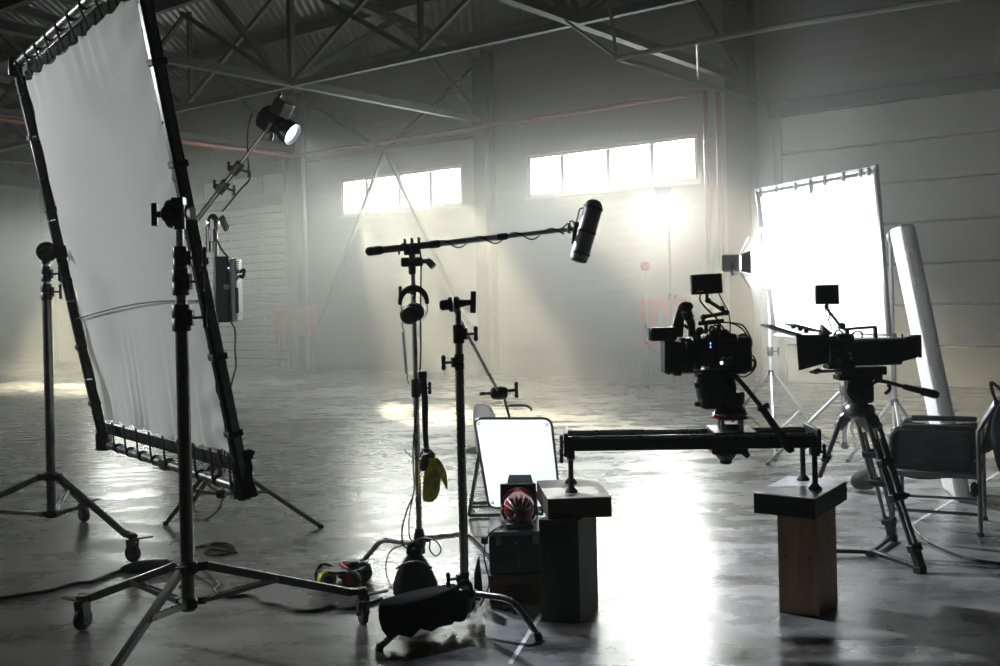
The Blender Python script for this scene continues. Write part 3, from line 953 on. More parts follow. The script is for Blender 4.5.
# a film lamp on a stand further left that lights the near face of the diffusion cloth
kl_ = V((-7.2, 7.0, 2.9)); tg_ = FP(.45, .55)
key = thing('key_lamp', 'round film lamp on the far left lighting the diffusion cloth', 'spotlight', kl_)
ak = (tg_ - kl_).normalized(); sk1 = ak.cross(V((0, 0, 1))).normalized(); uk = sk1.cross(ak)
MB().lathe(kl_ - ak * .3, ak, [(.08, 0), (.13, .02), (.14, .2), (.17, .24), (.18, .32), (.17, .32), (.15, .24)], 24, False).build('housing', M['black'], key)
MB().lathe(kl_ - ak * .02, ak, [(.001, .012), (.08, .01), (.15, 0)], 24, False).build('lens', M['lens_lit'], key)
MB().tube(catmull([kl_ + sk1 * .19 - ak * .1, kl_ + sk1 * .19 - uk * .2 - ak * .1, kl_ - sk1 * .19 - uk * .2 - ak * .1, kl_ - sk1 * .19 - ak * .1], 4), .014, 8).build('yoke', M['dark_steel'], key)
light('key_lamp_light', 'SPOT', kl_ + ak * .04, 950, key, tg_, spot_size=math.radians(36), spot_blend=.5, shadow_soft_size=.13, color=(.97, .98, 1))
# ------------------------------------------------------------------ C-stand with the boom pole
C1 = V((-.47, 5.72, 0))
f1 = [G(361, 566), G(494, 566), V((-.50, 5.20, 0))]
z1 = lambda py, px=413: zat(px, py, 5.72)
s1 = c_stand('slim chrome C-stand carrying the boom pole, black sandbag on its foot', C1, f1, .17,
    [(.06, z1(385), .0165, 'steel'), (z1(398), z1(290), .014, 'steel'), (z1(300), z1(262), .0125, 'dark_steel')],
    [(z1(388), .026, .10, (1, -.3, 0), 'black'), (z1(292), .018, .03, (-1, -.2, 0), 'black')], 'C-stands')
# extra hub lump with clamp and red tape
b = MB().lathe((C1.x, C1.y, .17), (0, 0, 1), [(.035, 0), (.03, .05), (.022, .09)], 14); b.build('base_collar', M['black'], s1)
b = MB().box((C1.x - .02, C1.y - .04, .14), (.04, .02, .03)); b.build('tape_wrap', M['red'], s1, bevel=.006)
top = P(412, 262, 5.72)
b = MB()
b.cyl(top - V((0, 0, .07)), top + V((0, 0, .02)), .020, .022, 14)
b.bar(top + V((-.06, 0, .0)), top + V((.06, 0, .0)), .05, .05)
cr = b.build('boom_clamp', M['black'], s1, bevel=.008)
b = MB(); b.tube(catmull([top + V((.05, -.02, .0)), top + V((.09, -.03, .0)), top + V((.12, -.04, -.03))], 5), [.014] * 5 + [.02] * 6, 10); b.build('lever', M['black'], cr)
# boom pole cradle
bp0, bp1 = P(373, 251, 5.66), P(572, 229, 5.66)
ex = (bp1 - bp0).normalized()
cradle = thing('boom_holder', 'black forked holder on top of the C-stand gripping the boom pole', 'pole holder', P(412, 252, 5.68))
for px in (405, 412, 419):
    k = P(px, 247.5 - (px - 412) * .11, 5.66)
    b = MB().tube(catmull([k + V((.0, -.028, .05)), k + V((0, -.032, 0)), k + V((0, 0, -.034)), k + V((0, .032, 0)), k + V((0, .028, .05))], 6), .006, 8)
    b.build('fork', M['black'], cradle)
b = MB().bar(P(404, 253, 5.66), P(421, 251.5, 5.66), .04, .025); b.cyl(P(412, 252, 5.66), P(412, 259, 5.7), .018, .018, 12); b.build('holder_base', M['black'], cradle, bevel=.006)
b = MB().tube(catmull([P(399, 254, 5.68), P(399, 247, 5.62), P(404, 244, 5.60), P(409, 248, 5.62)], 5), .006, 8); b.build('spring_hook', M['black'], cradle)
bpole = thing('boom_pole', 'long pale grey boom pole held level above the C-stand', 'boom pole', bp0)
q = lambda x: bp0 + (bp1 - bp0) * x
MB().cyl(q(0), q(.32), .019, .019, 16).build('pole_section', M['cam_grey'], bpole)
MB().cyl(q(.30), q(.66), .016, .016, 16).build('pole_section', M['silver_paint'], bpole)
MB().cyl(q(.64), q(.97), .0125, .0125, 14).build('pole_section', M['silver_paint'], bpole)
for x, r in ((.02, .025), (.31, .022), (.65, .019)):
    MB().lathe(q(x) - ex * .03, ex, [(r * .8, 0), (r, .008), (r, .052), (r * .8, .06)], 16).build('locking_collar', M['black'], bpole)
MB().ell(q(-.012), (.03, .026, .026)).build('end_cap', M['rubber'], bpole)
pts = []
for i in range(91):
    x = .30 + .66 * i / 90
    a = i / 90 * 2 * PI * 3.6
    pts.append(q(x) + V((0, .022 * math.cos(a), .024 * math.sin(a))) - V((0, 0, .012 * abs(math.sin(a * .5)))))
MB().tube(pts, .004, 6).build('wrapped_cable', M['cable'], bpole)
# mic windshield
m0, m1 = P(593.5, 207, 5.60), P(579.5, 257, 5.60)
ax = (m1 - m0).normalized()
mic = thing('boom_microphone', 'grey zeppelin shaped microphone windshield at the end of the boom pole', 'microphone', (m0 + m1) / 2)
L = (m1 - m0).length
MB().lathe(m0, ax, [(.002, -.042), (.028, -.036), (.045, -.018), (.05, 0), (.051, L * .5), (.05, L), (.047, L + .012)], 28).build('windshield', M['silver_grille'] if 'silver_grille' in M else M['silver_paint'], mic)
for x in (.02, .5, .93):
    MB().ring(m0 + ax * L * x, ax, .0505, .0535, .012, 28).build('band', M['cam_grey'], mic)
MB().lathe(m1 + ax * .010, ax, [(.047, 0), (.045, .012), (.03, .018)], 24).build('end_cap', M['cam_grey'], mic)
b = MB().tube(catmull([q(.97), P(570, 229, 5.64), P(575, 228, 5.63), P(580, 228, 5.62)], 5), .010, 10)
b.bar(P(577, 222, 5.61), P(574, 244, 5.61), .02, .03)
b.build('suspension_mount', M['cam_grey'], mic, bevel=.004)
MB().tube(catmull([P(561, 230, 5.65), P(568, 223, 5.64), P(573, 221, 5.64), P(575, 226, 5.63), P(578, 216, 5.6), P(580, 209, 5.6), P(586, 208, 5.6)], 6), .0045, 6).build('mic_cable', M['cable'], mic)
b = MB().cyl(P(569, 226, 5.65), P(571, 232, 5.62), .012, .012, 10); tknob(b, P(570, 229, 5.63), (-.3, -1, .1), .03, .005, .035); b.build('tilt_joint', M['chrome'], mic)

# headphones hooked over the stand
hc = P(411, 306, 5.66)
hp = thing('headphones', 'black headphones hung on the C-stand below the boom pole', 'headphones', hc)
sc_ = 5.66 / F
def hpx(px, py, d=5.64): return P(px, py, d)
b = MB()
arc = [hpx(413.5 + 13.5 * math.cos(a), 303 - 15 * math.sin(a), 5.62 + .02 * math.cos(a)) for a in [PI * (-.02 + i / 20 * 1.06) for i in range(21)]]
b.tube(arc, [.010 + .008 * math.sin(PI * i / 20) for i in range(21)], 8)
b.build('headband', M['fabric_black'], hp)
MB().tube([hpx(401, 304, 5.6), hpx(401.5, 312, 5.59), hpx(404, 316, 5.59)], .004, 6).build('slider_wire', M['steel'], hp)
MB().tube(catmull([hpx(427, 304, 5.63), hpx(427, 312, 5.64), hpx(423, 320, 5.65)], 4), .004, 6).build('slider_wire', M['steel'], hp)
for c_, axx in ((hpx(410, 315, 5.60), V((.2, -1, 0))), (hpx(416, 312, 5.655), V((.3, 1, 0)))):
    axx.normalize()
    e = MB().lathe(c_ - axx * .02, axx, [(.03, 0), (.048, .006), (.05, .02), (.044, .03), (.02, .034)], 22)
    e.build('ear_cup', M['black'], hp)
    e = MB().lathe_loop(c_ - axx * .028, axx, [(.022, -.012), (.046, -.014), (.052, 0), (.046, .012), (.022, .010)], 22)
    e.build('ear_cushion', M['fabric_black'], hp)
pts = [hpx(402, 322, 5.62), hpx(402.5, 328, 5.62)]
for i in range(140):
    tt = i / 139; a = tt * 2 * PI * 20
    cx, cy_ = 403 + 3.5 * tt, 332 + 42 * tt
    p = hpx(cx, cy_, 5.63); pts.append(p + V((.008 * math.cos(a), .008 * math.sin(a), 0)))
pts += [hpx(407, 378, 5.65), hpx(409, 384, 5.67)]
MB().tube(pts, .003, 5).build('coiled_cord', M['cable'], hp)
# mic lead running down beside the stand
ml = MB().tube(catmull([P(420, 250, 5.62), P(421, 265, 5.66), P(420.5, 320, 5.66), P(420.5, 360, 5.67), P(418, 395, 5.67), P(413, 450, 5.67), P(414, 490, 5.66), P(407, 510, 5.64), P(402, 530, 5.62), P(404, 546, 5.60), P(411, 548, 5.6)], 6), .0045, 6).build('microphone_lead', M['cable'])
tag(ml, 'thin black lead running down beside the boom pole C-stand', 'cable')
ml = MB().tube(catmull([P(413, 495, 5.66), P(409, 520, 5.62), P(411, 540, 5.6), P(424, 538, 5.56), P(436, 541, 5.52), P(441, 550, 5.5), P(436, 556, 5.5), P(430, 550, 5.52), P(430, 542, 5.54)], 6), .004, 6).build('looped_lead', M['cable'])
tag(ml, 'small loop of lead at the base of the boom pole C-stand', 'cable')
ml = MB().tube(catmull([P(404, 545, 5.62), P(393, 549, 5.6), P(387, 558, 5.58), P(386, 572, 5.56), P(390, 584, 5.54), G(396, 594)], 6), .004, 6).build('looped_lead', M['cable'])
tag(ml, 'loose lead arching to the left of the black sandbag', 'cable')

# strap with clip and yellow glove
st = thing('hanging_strap', 'long black webbing strap hanging from the boom pole C-stand', 'strap', P(423, 380, 5.66))
def strap(a, k):
    ys = 374 + 90 * a; xs_ = 423.2 + 1.2 * a + 1.5 * math.sin(a * 5) * .6 + 5.5 * a ** 3
    w = 3.2 - .6 * a
    return P(xs_ + (k - .5) * 2 * w, ys, 5.63 + .01 * math.sin(a * 7 + k))
MB().grid(strap, 24, 3).build('webbing', M['fabric_black'], st, solid=.006)
b = MB(); bxp(b, 418.5, 371, 427, 378, 5.62, 5.67); b.build('buckle', M['black'], st, bevel=.004)
gl = thing('work_gloves', 'pair of yellow leather gloves hanging from a black clip', 'gloves', P(433, 480, 5.6))
b = MB()
b.ell(P(427, 462, 5.6), (.036, .03, .05)); b.ell(P(432, 455, 5.6), (.018, .02, .022)); b.ell(P(423, 466, 5.6), (.018, .018, .03))
b.tube(catmull([P(420, 457, 5.6), P(424, 449, 5.58), P(431, 451, 5.58), P(434, 459, 5.58)], 5), .006, 8)
b.build('clip', M['black'], gl)
def glove(pts, dy, seed):
    def fn(a, k):
        n = len(pts) - 1
        x = a * n; i = min(int(x), n - 1); f = x - i
        l = pts[i][0] * (1 - f) + pts[i + 1][0] * f; r = pts[i][1] * (1 - f) + pts[i + 1][1] * f; y = pts[i][2] * (1 - f) + pts[i + 1][2] * f
        th = 2 * PI * k
        return P((l + r) / 2 + (r - l) / 2 * math.cos(th), y, 5.60 + dy + .035 * math.sin(th) * (1 + .3 * math.sin(a * 9 + seed)) + .008 * math.sin(th * 3 + a * 12 + seed))
    return MB().grid(fn, 14, 20)
glove([(428, 438, 458), (425, 441, 466), (423, 441, 478), (422.5, 440, 490), (422, 437, 498), (424, 433, 502)], 0, 1).build('glove', M['yellow'], gl, sub=1)
glove([(433, 439, 459), (436, 444, 466), (439, 447, 474), (443, 447.5, 482), (446, 448, 489)], -.02, 4).build('glove', M['yellow'], gl, sub=1)
MB().tube(catmull([P(404, 449, 5.65), P(409, 455, 5.62), P(416, 459, 5.6), P(422, 461, 5.6)], 5), .003, 6).build('clip_wire', M['cable'], gl)

# saddle sandbag on the foot of the boom stand
sb = thing('saddle_sandbag', 'round black saddle sandbag standing on the boom C-stand foot', 'sandbag', (-.49, 5.30, 0))
def pouch(cx, lean, m):
    b = MB()
    prof = [(.0, 0.0), (.05, .004), (.082, .03), (.095, .075), (.088, .125), (.064, .175), (.040, .215), (.030, .25), (.0, .255)]
    def fn(a, k):
        n = len(prof) - 1
        x = a * n; i = min(int(x), n - 1); f = x - i
        r = prof[i][0] * (1 - f) + prof[i + 1][0] * f; z = prof[i][1] * (1 - f) + prof[i + 1][1] * f
        th = 2 * PI * k
        w = 1 + .05 * math.sin(th * 7 + z * 30) * min(1, z * 6)
        return V((cx + lean * z + r * .72 * w * math.cos(th), 5.30 + r * .85 * w * math.sin(th), z))
    b.grid(fn, 24, 26)
    return b.build('pouch', M['fabric_black'], sb)
pouch(-.525, .25, 0); pouch(-.400, -.25, 1)
b = MB().tube(catmull([V((-.49, 5.27, .23)), V((-.48, 5.27, .27)), V((-.45, 5.28, .27)), V((-.44, 5.28, .23))], 5), .014, 8); b.build('carry_handle', M['fabric_black'], sb)
b = MB().tube(catmull([V((-.55, 5.215, .17)), V((-.50, 5.20, .20)), V((-.43, 5.20, .205)), V((-.37, 5.22, .17))], 6), .006, 8); b.build('zip_seam', M['cam_grey'], sb)

# ------------------------------------------------------------------ C-stand holding the small silk
C2 = V((-.19, 4.78, 0))
f2 = [G(379, 651), G(539, 640), V((-.17, 5.22, 0))]
z2 = lambda py, px=460: zat(px, py, 4.78)
s2 = c_stand('thicker steel C-stand with grip head, in front of the red lamp', C2, f2, .135,
    [(.05, z2(360), .0205, 'steel'), (z2(372), z2(332), .0175, 'steel'), (z2(340), z2(310), .014, 'steel')],
    [(z2(334), .026, .085, (1, -.2, 0), 'black'), (z2(362), .022, .075, (-1, -.4, 0), 'black'), (z2(578, 466), .022, .06, (-1, -.3, 0), 'black')], 'C-stands')
gh = P(455, 304, 4.78)
grip_head(s2, gh, V((1, -.12, .08)), V((.05, 0, 1)), .034)
kn = P(499, 393, 5.35)
arm = thing('grip_arm', 'thin steel grip arm slanting down from the C-stand to the small silk', 'grip arm', gh)
MB().cyl(P(450, 301, 4.84), kn, .0085, .0085, 10).build('rod', M['steel'], arm)
b = MB().lathe(kn - V((.045, 0, 0)), (1, .1, 0), [(.014, 0), (.03, .01), (.034, .035), (.034, .06), (.028, .085), (.014, .09)], 14)
hd_ = b.build('arm_head', M['black'], arm)
b = tknob(MB(), kn + V((.03, 0, .01)), (1, .1, .05), .06, .008, .06); b.build('tightening_knob', M['black'], hd_)
b = MB().cyl(kn - V((.03, 0, 0)), kn - V((.085, .01, 0)), .008, .006, 8); b.ell(kn - V((.085, .01, 0)), (.016, .01, .01), None, 8, 6); b.build('lever', M['black'], hd_)
# the small silk
fr = thing('small_silk', 'small white silk stretched on a thin wire frame, held by the grip arm', 'silk', P(517, 460, 5.5))
cs = [P(474, 418.5, 5.42), P(551, 418.5, 5.42), P(561, 507, 5.62), P(489, 508, 5.62)]
def rounded(cs, r=.045, n=5):
    out = []
    m = len(cs)
    for i in range(m):
        a, c, e = cs[i - 1], cs[i], cs[(i + 1) % m]
        p0 = c + (a - c).normalized() * r; p1 = c + (e - c).normalized() * r
        for k in range(n + 1):
            t_ = k / n
            out.append(p0 * (1 - t_) ** 2 + c * 2 * t_ * (1 - t_) + p1 * t_ * t_)
    return out
MB().tube(rounded(cs), .007, 8, True).build('wire_frame', M['dark_steel'], fr)
MB().tube(rounded([P(509, 419, 5.42), P(506, 405.5, 5.40), P(530, 405.5, 5.40), P(534, 419, 5.42)], .03)[6:18], .006, 8).build('frame_loop', M['dark_steel'], fr)
MB().tube([P(510, 419, 5.42), P(503, 394, 5.36)], .007, 8).build('mounting_pin', M['dark_steel'], fr)
def sil(a, k):
    p = (cs[0] * (1 - a) + cs[1] * a) * (1 - k) + (cs[3] * (1 - a) + cs[2] * a) * k
    cc = (cs[0] + cs[1] + cs[2] + cs[3]) / 4
    return cc + (p - cc) * .975 + V((0, .008 * math.sin(PI * a) * math.sin(PI * k), 0))
sk = MB().grid(sil, 16, 16).build('cloth', M['flag_silk'], fr)
for k, c in enumerate(cs):
    cc = (cs[0] + cs[1] + cs[2] + cs[3]) / 4
    p = c + (cc - c).normalized() * .04
    MB().ring(p - V((0, .004, 0)), (0, 1, .1), .004, .008, .004, 14).build('eyelet', M['steel'], fr)

# black cloth sandbag draped over the leg
sg = thing('draped_sandbag', 'flat black cloth sandbag draped over the front C-stand leg', 'sandbag', G(425, 640))
o_ = [(380, 606), (402, 602), (430, 595), (452, 590), (466, 596), (474, 606), (470, 612), (463, 621), (457, 617), (452, 625), (440, 625), (432, 630), (420, 630), (410, 636), (399, 634), (389, 640), (383, 630), (380, 618)]
b = MB()
front = [P(x, y, 4.50 + .0031 * (x - 380)) for x, y in o_]
cen = P(425, 614, 4.56)
nr = len(o_)
vsx = []
lay = [(1.0, .12), (1.02, .07), (1.02, 0), (.92, -.022), (.6, -.03), (.3, -.032)]
cb = sum(front, V()) / nr
for sc2, dy in lay:
    for p in front:
        q_ = cb + (p - cb) * sc2; q_.y += dy + .012 * math.sin(p.x * 60 + dy * 40)
        q_.z += .006 * math.sin(p.x * 45 + dy * 30)
        vsx.append(q_)
fs = []
for k in range(len(lay) - 1):
    for i in range(nr):
        j = (i + 1) % nr
        fs.append((k * nr + i, k * nr + j, (k + 1) * nr + j, (k + 1) * nr + i))
fs.append(tuple(range(nr))); fs.append(tuple(range(len(lay) * nr - 1, (len(lay) - 1) * nr - 1, -1)))
b.add(vsx, fs)
b.build('bag', M['fabric_black'], sg)
b = MB().tube(catmull([P(455, 591, 4.7), P(462, 582, 4.72), P(470, 584, 4.74), P(472, 596, 4.74)], 5), .010, 8); b.build('carry_handle', M['fabric_black'], sg)
# thin black pad leaning behind the stand
pd = MB().hexa([P(474, 574, 5.0), P(477, 560, 5.0), P(480, 590, 5.0), P(480.5, 601, 5.0), P(474, 601, 5.0)], [p + V((.01, .10, 0)) for p in (P(474, 574, 5.0), P(477, 560, 5.0), P(480, 590, 5.0), P(480.5, 601, 5.0), P(474, 601, 5.0))])
tag(pd.build('folded_flag', M['fabric_black'], bevel=.004), 'narrow black folded flag standing behind the thicker C-stand', 'flag')

# ------------------------------------------------------------------ white shell chair behind the silk
wc = G(497, 520)
ch = thing('shell_chair', 'white plastic shell chair on tubular legs, mostly hidden behind the small silk', 'chair', wc)
dC = 7.25
def shell(a, k):      # back
    x0, x1 = (470.5, 493) 
    y0, y1 = 403.5, 452
    wx = 1 - .18 * (1 - k) ** 2 * 0
    lean = 4 * (1 - k)
    cx = 484 + k * 8 - 2
    hw = (10.5 + 3.5 * k) * (1 - .25 * max(0, .25 - k) / .25 * abs(2 * a - 1) ** 3)
    top = 3.2 * (abs(2 * a - 1) ** 2) * max(0, 1 - k * 5)
    return P(cx + (2 * a - 1) * hw, y0 + (y1 - y0) * k + top, dC - .12 + .05 * (2 * a - 1) ** 2 * -1 + .10 * k - .05 * (2 * a - 1))
MB().grid(shell, 14, 14).build('backrest', M['shell_plastic'], ch, solid=.008)
s0 = P(490, 457, dC + .12)
def seat(a, k):
    return V((s0.x + .42 * (a - .5) + .10 * k, dC + .05 + .42 * k, .44 - .02 * math.sin(PI * a) + .01 * math.cos(k * 3)))
MB().grid(seat, 10, 10).build('seat', M['shell_plastic'], ch, solid=.008)
for (a, c) in (((472, 469), (468, 494)), ((481, 468), (470, 500))): pass
xl, xr = G(469, 518).x, G(500, 517).x + .25
for y0 in (7.22, 7.66):
    pts = [V((xl + .08, y0, .43)), V((xl, y0, .02))]
    MB().tube(pts, .012, 8).build('leg', M['dark_steel'], ch)
    MB().tube([V((xr - .02, y0, .43)), V((xr + .05, y0, .02))], .012, 8).build('leg', M['dark_steel'], ch)
    MB().tube([V((xl, y0, .015)), V((xr + .05, y0, .015))], .012, 8).build('floor_rail', M['dark_steel'], ch)
MB().tube([V((xl + .06, 7.22, .30)), V((xl + .02, 7.66, .1))], .010, 8).build('stretcher', M['dark_steel'], ch)

# ------------------------------------------------------------------ red fresnel lamp on its case and apple box
def obox(mb, A, ux, uy, w, dp, z0, z1):
    c = A + ux * w / 2 + uy * dp / 2
    return mb.box((c.x, c.y, (z0 + z1) / 2), (w, dp, z1 - z0), rotm(ux, uy, V((0, 0, 1))))
A0 = V((-.083, 5.17, 0)); ux = V((1, -.02, 0)).normalized(); uy = V((.02, 1, 0)).normalized()
ab = thing('apple_box', 'flat dark wooden box with hand slot under the green case', 'wooden box', A0)
b = MB(); obox(b, A0, ux, uy, .29, .40, 0, .135); b.build('box', M['ply_dark'], ab, bevel=.004)
b = MB()
hsx = A0 + ux * .145 - uy * .002
b.box((hsx.x, hsx.y, .07), (.14, .012, .032)); b.build('hand_slot', M['black'], ab, bevel=.008)
gc = thing('equipment_case', 'dark green hard case under the red lamp', 'case', A0 + V((0, 0, .135)))
b = MB(); obox(b, A0 + ux * .002 + uy * .01, ux, uy, .285, .36, .135, .346); b.build('case_body', M['green_case'], gc, bevel=.012)
b = MB(); obox(b, A0 + ux * -.002 + uy * .006, ux, uy, .293, .368, .330, .350); b.build('lid_edge', M['dark_steel'], gc, bevel=.004)
for x in (.05, .235):
    p = A0 + ux * x
    b = MB().box((p.x, p.y + .002, .312), (.03, .02, .05)); b.build('latch', M['dark_steel'], gc, bevel=.003)
b = MB().lathe(A0 + V((-.004, .1, .29)), (-1, 0, 0), [(.02, 0), (.02, .03), (.015, .034)], 12); b.build('socket', M['black'], gc)
b = MB().box((A0.x + .14, A0.y + .005, .295), (.006, .012, .006)); b.build('rivet', M['steel'], gc)
lc = P(519, 509, 5.33)
rl = thing('red_lamp', 'small red domed film lamp with open black barn doors on the green case', 'film lamp', V((lc.x, lc.y, .350)))
b = MB()
prof = [(.002, -.075), (.028, -.072), (.053, -.058), (.071, -.03), (.078, .0), (.079, .05), (.079, .12)]
b.lathe(lc, (0, 1, .06), prof, 28); dome = b.build('lamp_housing', M['red'], rl)
for k in range(7):
    a = PI * (.12 + .76 * k / 6)
    r_ = .0765
    pts = [lc + V((r_ * s_ * math.cos(a), -.084 + .072 * (s_ ** 3), r_ * s_ * math.sin(a))) for s_ in (.25, .5, .75, 1.0)]
    MB().tube(catmull(pts, 3), .004, 6).build('highlight_rib', M['steel'], dome)  # bright steel ribs put the white highlight stripes onto the red dome
b = MB().box(lc + V((0, .15, .012)), (.19, .03, .185)); b.ring(lc + V((0, .13, 0)), (0, 1, 0), .074, .088, .03); b.build('front_housing', M['black'], rl, bevel=.006)
fy = lc.y + .16
def flap(pts, nm='barn_door'):
    MB().prism(pts, V((0, .006, .003))).build(nm, M['black'], rl)
flap([P(506, 490, fy), P(535, 490, fy), P(531, 475.5, fy + .05), P(509, 475.5, fy + .05)])
flap([P(501.5, 491, fy), P(505, 491, fy), P(505, 520, fy), P(501.5, 517, fy + .03)])
flap([P(534, 491, fy), P(537.5, 492, fy + .02), P(537.5, 517, fy + .02), P(534, 519, fy)])
b = MB().tube(catmull([P(502.5, 505, 5.36), P(501.5, 515, 5.33), P(506, 523, 5.28), P(519, 525, 5.26), P(532, 523, 5.28), P(536.5, 515, 5.33), P(535.5, 505, 5.36)], 6), .009, 8)
b.build('yoke', M['steel'], rl)
b = MB().cyl(P(519, 523, 5.30), V((P(519, 523, 5.30).x, 5.30, .351)), .022, .03, 14); b.build('yoke_foot', M['black'], rl)
b = MB().box((lc.x, 5.29, .364), (.14, .12, .025)); b.build('base_plate', M['dark_steel'], rl, bevel=.006)
b = MB().box(P(519, 519, 5.25), (.05, .03, .05)); tknob(b, P(517, 520, 5.24), (-.3, -1, .2), .03, .006, .03); b.build('switch_box', M['black'], rl, bevel=.006)
MB().tube(catmull([P(503, 526, 5.3), P(494, 530, 5.2), P(487, 538, 5.14), P(484, 556, 5.12), P(489, 580, 5.1), P(486, 594, 5.1), G(480, 606)], 6), .004, 6).build('lamp_cable', M['cable'], rl)

# ------------------------------------------------------------------ little wheeled skater dolly on the floor
kd = G(341, 589)
dl = thing('skater_dolly', 'small camera skater dolly with yellow, black and red wheels on the floor', 'camera dolly', kd)
b = MB().prism([kd + V((-.13, .02, .085)), kd + V((-.02, -.03, .085)), kd + V((.10, .0, .085)), kd + V((.13, .12, .085)), kd + V((-.02, .14, .085))], V((0, 0, .012)))
pl = b.build('deck', M['alu_black'], dl, bevel=.003)
def wheel(c, ax, r, w, m, hubm='black', op=False):
    c = V(c); ax = V(ax).normalized()
    if op:
        o = MB().lathe_loop(c, ax, [(r * .72, -w / 2), (r * .95, -w / 2), (r, 0), (r * .95, w / 2), (r * .72, w / 2)], 30).build('wheel', M[m], dl)
        sp = MB().cyl(c - ax * w / 2, c + ax * w / 2, .016, .016, 12)
        x, y, z = frame_of(ax)
        for k in range(3):
            a = 2 * PI * k / 3
            sp.bar(c, c + (x * math.cos(a) + y * math.sin(a)) * r * .75, .012, .006)
        sp.build('spokes', M['steel'], o)
        return o
    o = MB().lathe(c - ax * w / 2, ax, [(r * .55, 0), (r * .9, .003), (r, .012), (r, w - .012), (r * .9, w - .003), (r * .55, w)], 26).build('wheel', M[m], dl)
    MB().lathe(c - ax * (w / 2 + .003), ax, [(r * .15, 0), (r * .5, .002), (r * .5, w + .004), (r * .15, w + .006)], 18).build('wheel_hub', M[hubm], o)
    return o
wheel(P(325, 574, 5.60) , (.5, -1, .1), .062, .018, 'black', 'steel', True)
wheel(V((P(327, 580, 5.50).x, 5.50, .05)), (.55, -1, 0), .05, .05, 'yellow_plastic', 'black')
wheel(V((P(352, 582, 5.48).x, 5.48, .05)), (-.35, -1, 0), .05, .05, 'black', 'red')
wheel(V((P(363, 575, 5.62).x, 5.62, .055)), (-.8, -1, 0), .055, .05, 'black', 'dark_steel')
wheel(V((P(345, 574, 5.68).x, 5.68, .05)), (.2, -1, 0), .05, .05, 'black', 'yellow_plastic')
for a, c in (((329, 572), (347, 576)), ((347, 576), (360, 570))):
    MB().cyl(P(*a, 5.57), P(*c, 5.57), .009, .009, 8).build('axle', M['steel'], dl)
b = MB().cyl(P(343, 564, 5.6), P(351, 571, 5.53), .012, .010, 10); b.build('lever', M['red'], dl)
b = MB().lathe(P(353, 569, 5.6), (0, 0, 1), [(.03, 0), (.04, .01), (.04, .035), (.03, .045)], 18); b.build('tilt_cup', M['green_case'], dl)
# ------------------------------------------------------------------ pedestals under the slider
def pedestal(name_lb, base, slab, top_m, col_m, slab_m, group):
    f, l, r = [V((x, y, 0)) for x, y in base]
    bk = l + (r - f)
    t = thing('apple_box_pedestal', name_lb, 'pedestal', (f + bk) / 2, group)
    z0, z1 = .477, .572
    b = MB(); b.hexa([f, r, bk, l], [p + V((0, 0, z0)) for p in (f, r, bk, l)]); cbx = b.build('upright_box', col_m, t, bevel=.003)
    ux_ = (l - f); uy_ = (r - f)
    for a in (.2, .8):
        p = f + ux_ * a + V((0, 0, .27)); n_ = -uy_.normalized()
        MB().cyl(p + n_ * -.002, p + n_ * .001, .005, .005, 8).build('screw_hole', M['black'], cbx)
    sf, sl, sr, sk_ = [V((x, y, z0)) for x, y in slab]
    b = MB(); b.hexa([sf, sr, sk_, sl], [p + V((0, 0, z1 - z0 - .004)) for p in (sf, sr, sk_, sl)]); b.build('slab_box', slab_m, t, bevel=.003)
    b = MB(); b.hexa([p + V((0, 0, z1 - z0 - .004)) for p in (sf, sr, sk_, sl)], [p + V((0, 0, z1 - z0)) for p in (sf, sr, sk_, sl)]); b.build('slab_top', top_m, t)
    return t
M['slab_black'] = mat('black_stained_wood', (0.016, 0.014, 0.012), 0.5, 0, 0.4, 0.25, 12)
M['slab_side_shade'] = wood_mat('shaded_edge_wood', (0.055, 0.036, 0.025), (0.085, 0.06, 0.04), (1, 6, 6))  # slab sides in shade: the darkening is put into the wood colour
pedestal('plywood box pedestal with black slab and sheen-painted top, under the right slider end', [(1.45, 4.82), (1.283, 4.90), (1.60, 5.02)],
         [(1.405, 4.70), (1.17, 4.88), (1.696, 5.14), (1.461, 5.32)], M['slab_sheen'], M['ply'], M['slab_black'], 'slider pedestals')
pedestal('black box pedestal with pale wooden slab top, under the left slider end', [(.34, 4.81), (.159, 4.85), (.446, 5.04)],
         [(.204, 4.85), (.504, 4.86), (.17, 5.36), (.474, 5.37)], M['ply_pale'], M['slab_black'], M['slab_side_shade'], 'slider pedestals') if False else None
# second pedestal built with its slab corners in order front-left, front-right, back-left, back-right
t = thing('apple_box_pedestal', 'black box pedestal with pale wooden slab top, under the left slider end', 'pedestal', (.31, 4.95, 0), 'slider pedestals')
f, l, r = V((.34, 4.81, 0)), V((.159, 4.85, 0)), V((.446, 5.04, 0)); bk = l + r - f
MB().hexa([f, r, bk, l], [p + V((0, 0, .477)) for p in (f, r, bk, l)]).build('upright_box', M['slab_black'], t, bevel=.003)
q4 = [V((.204, 4.85, .477)), V((.504, 4.87, .477)), V((.474, 5.37, .477)), V((.17, 5.35, .477))]
MB().hexa(q4, [p + V((0, 0, .091)) for p in q4]).build('slab_box', M['slab_side_shade'], t, bevel=.003)
MB().hexa([p + V((0, 0, .091)) for p in q4], [p + V((0, 0, .095)) for p in q4]).build('slab_top', M['ply_pale'], t)

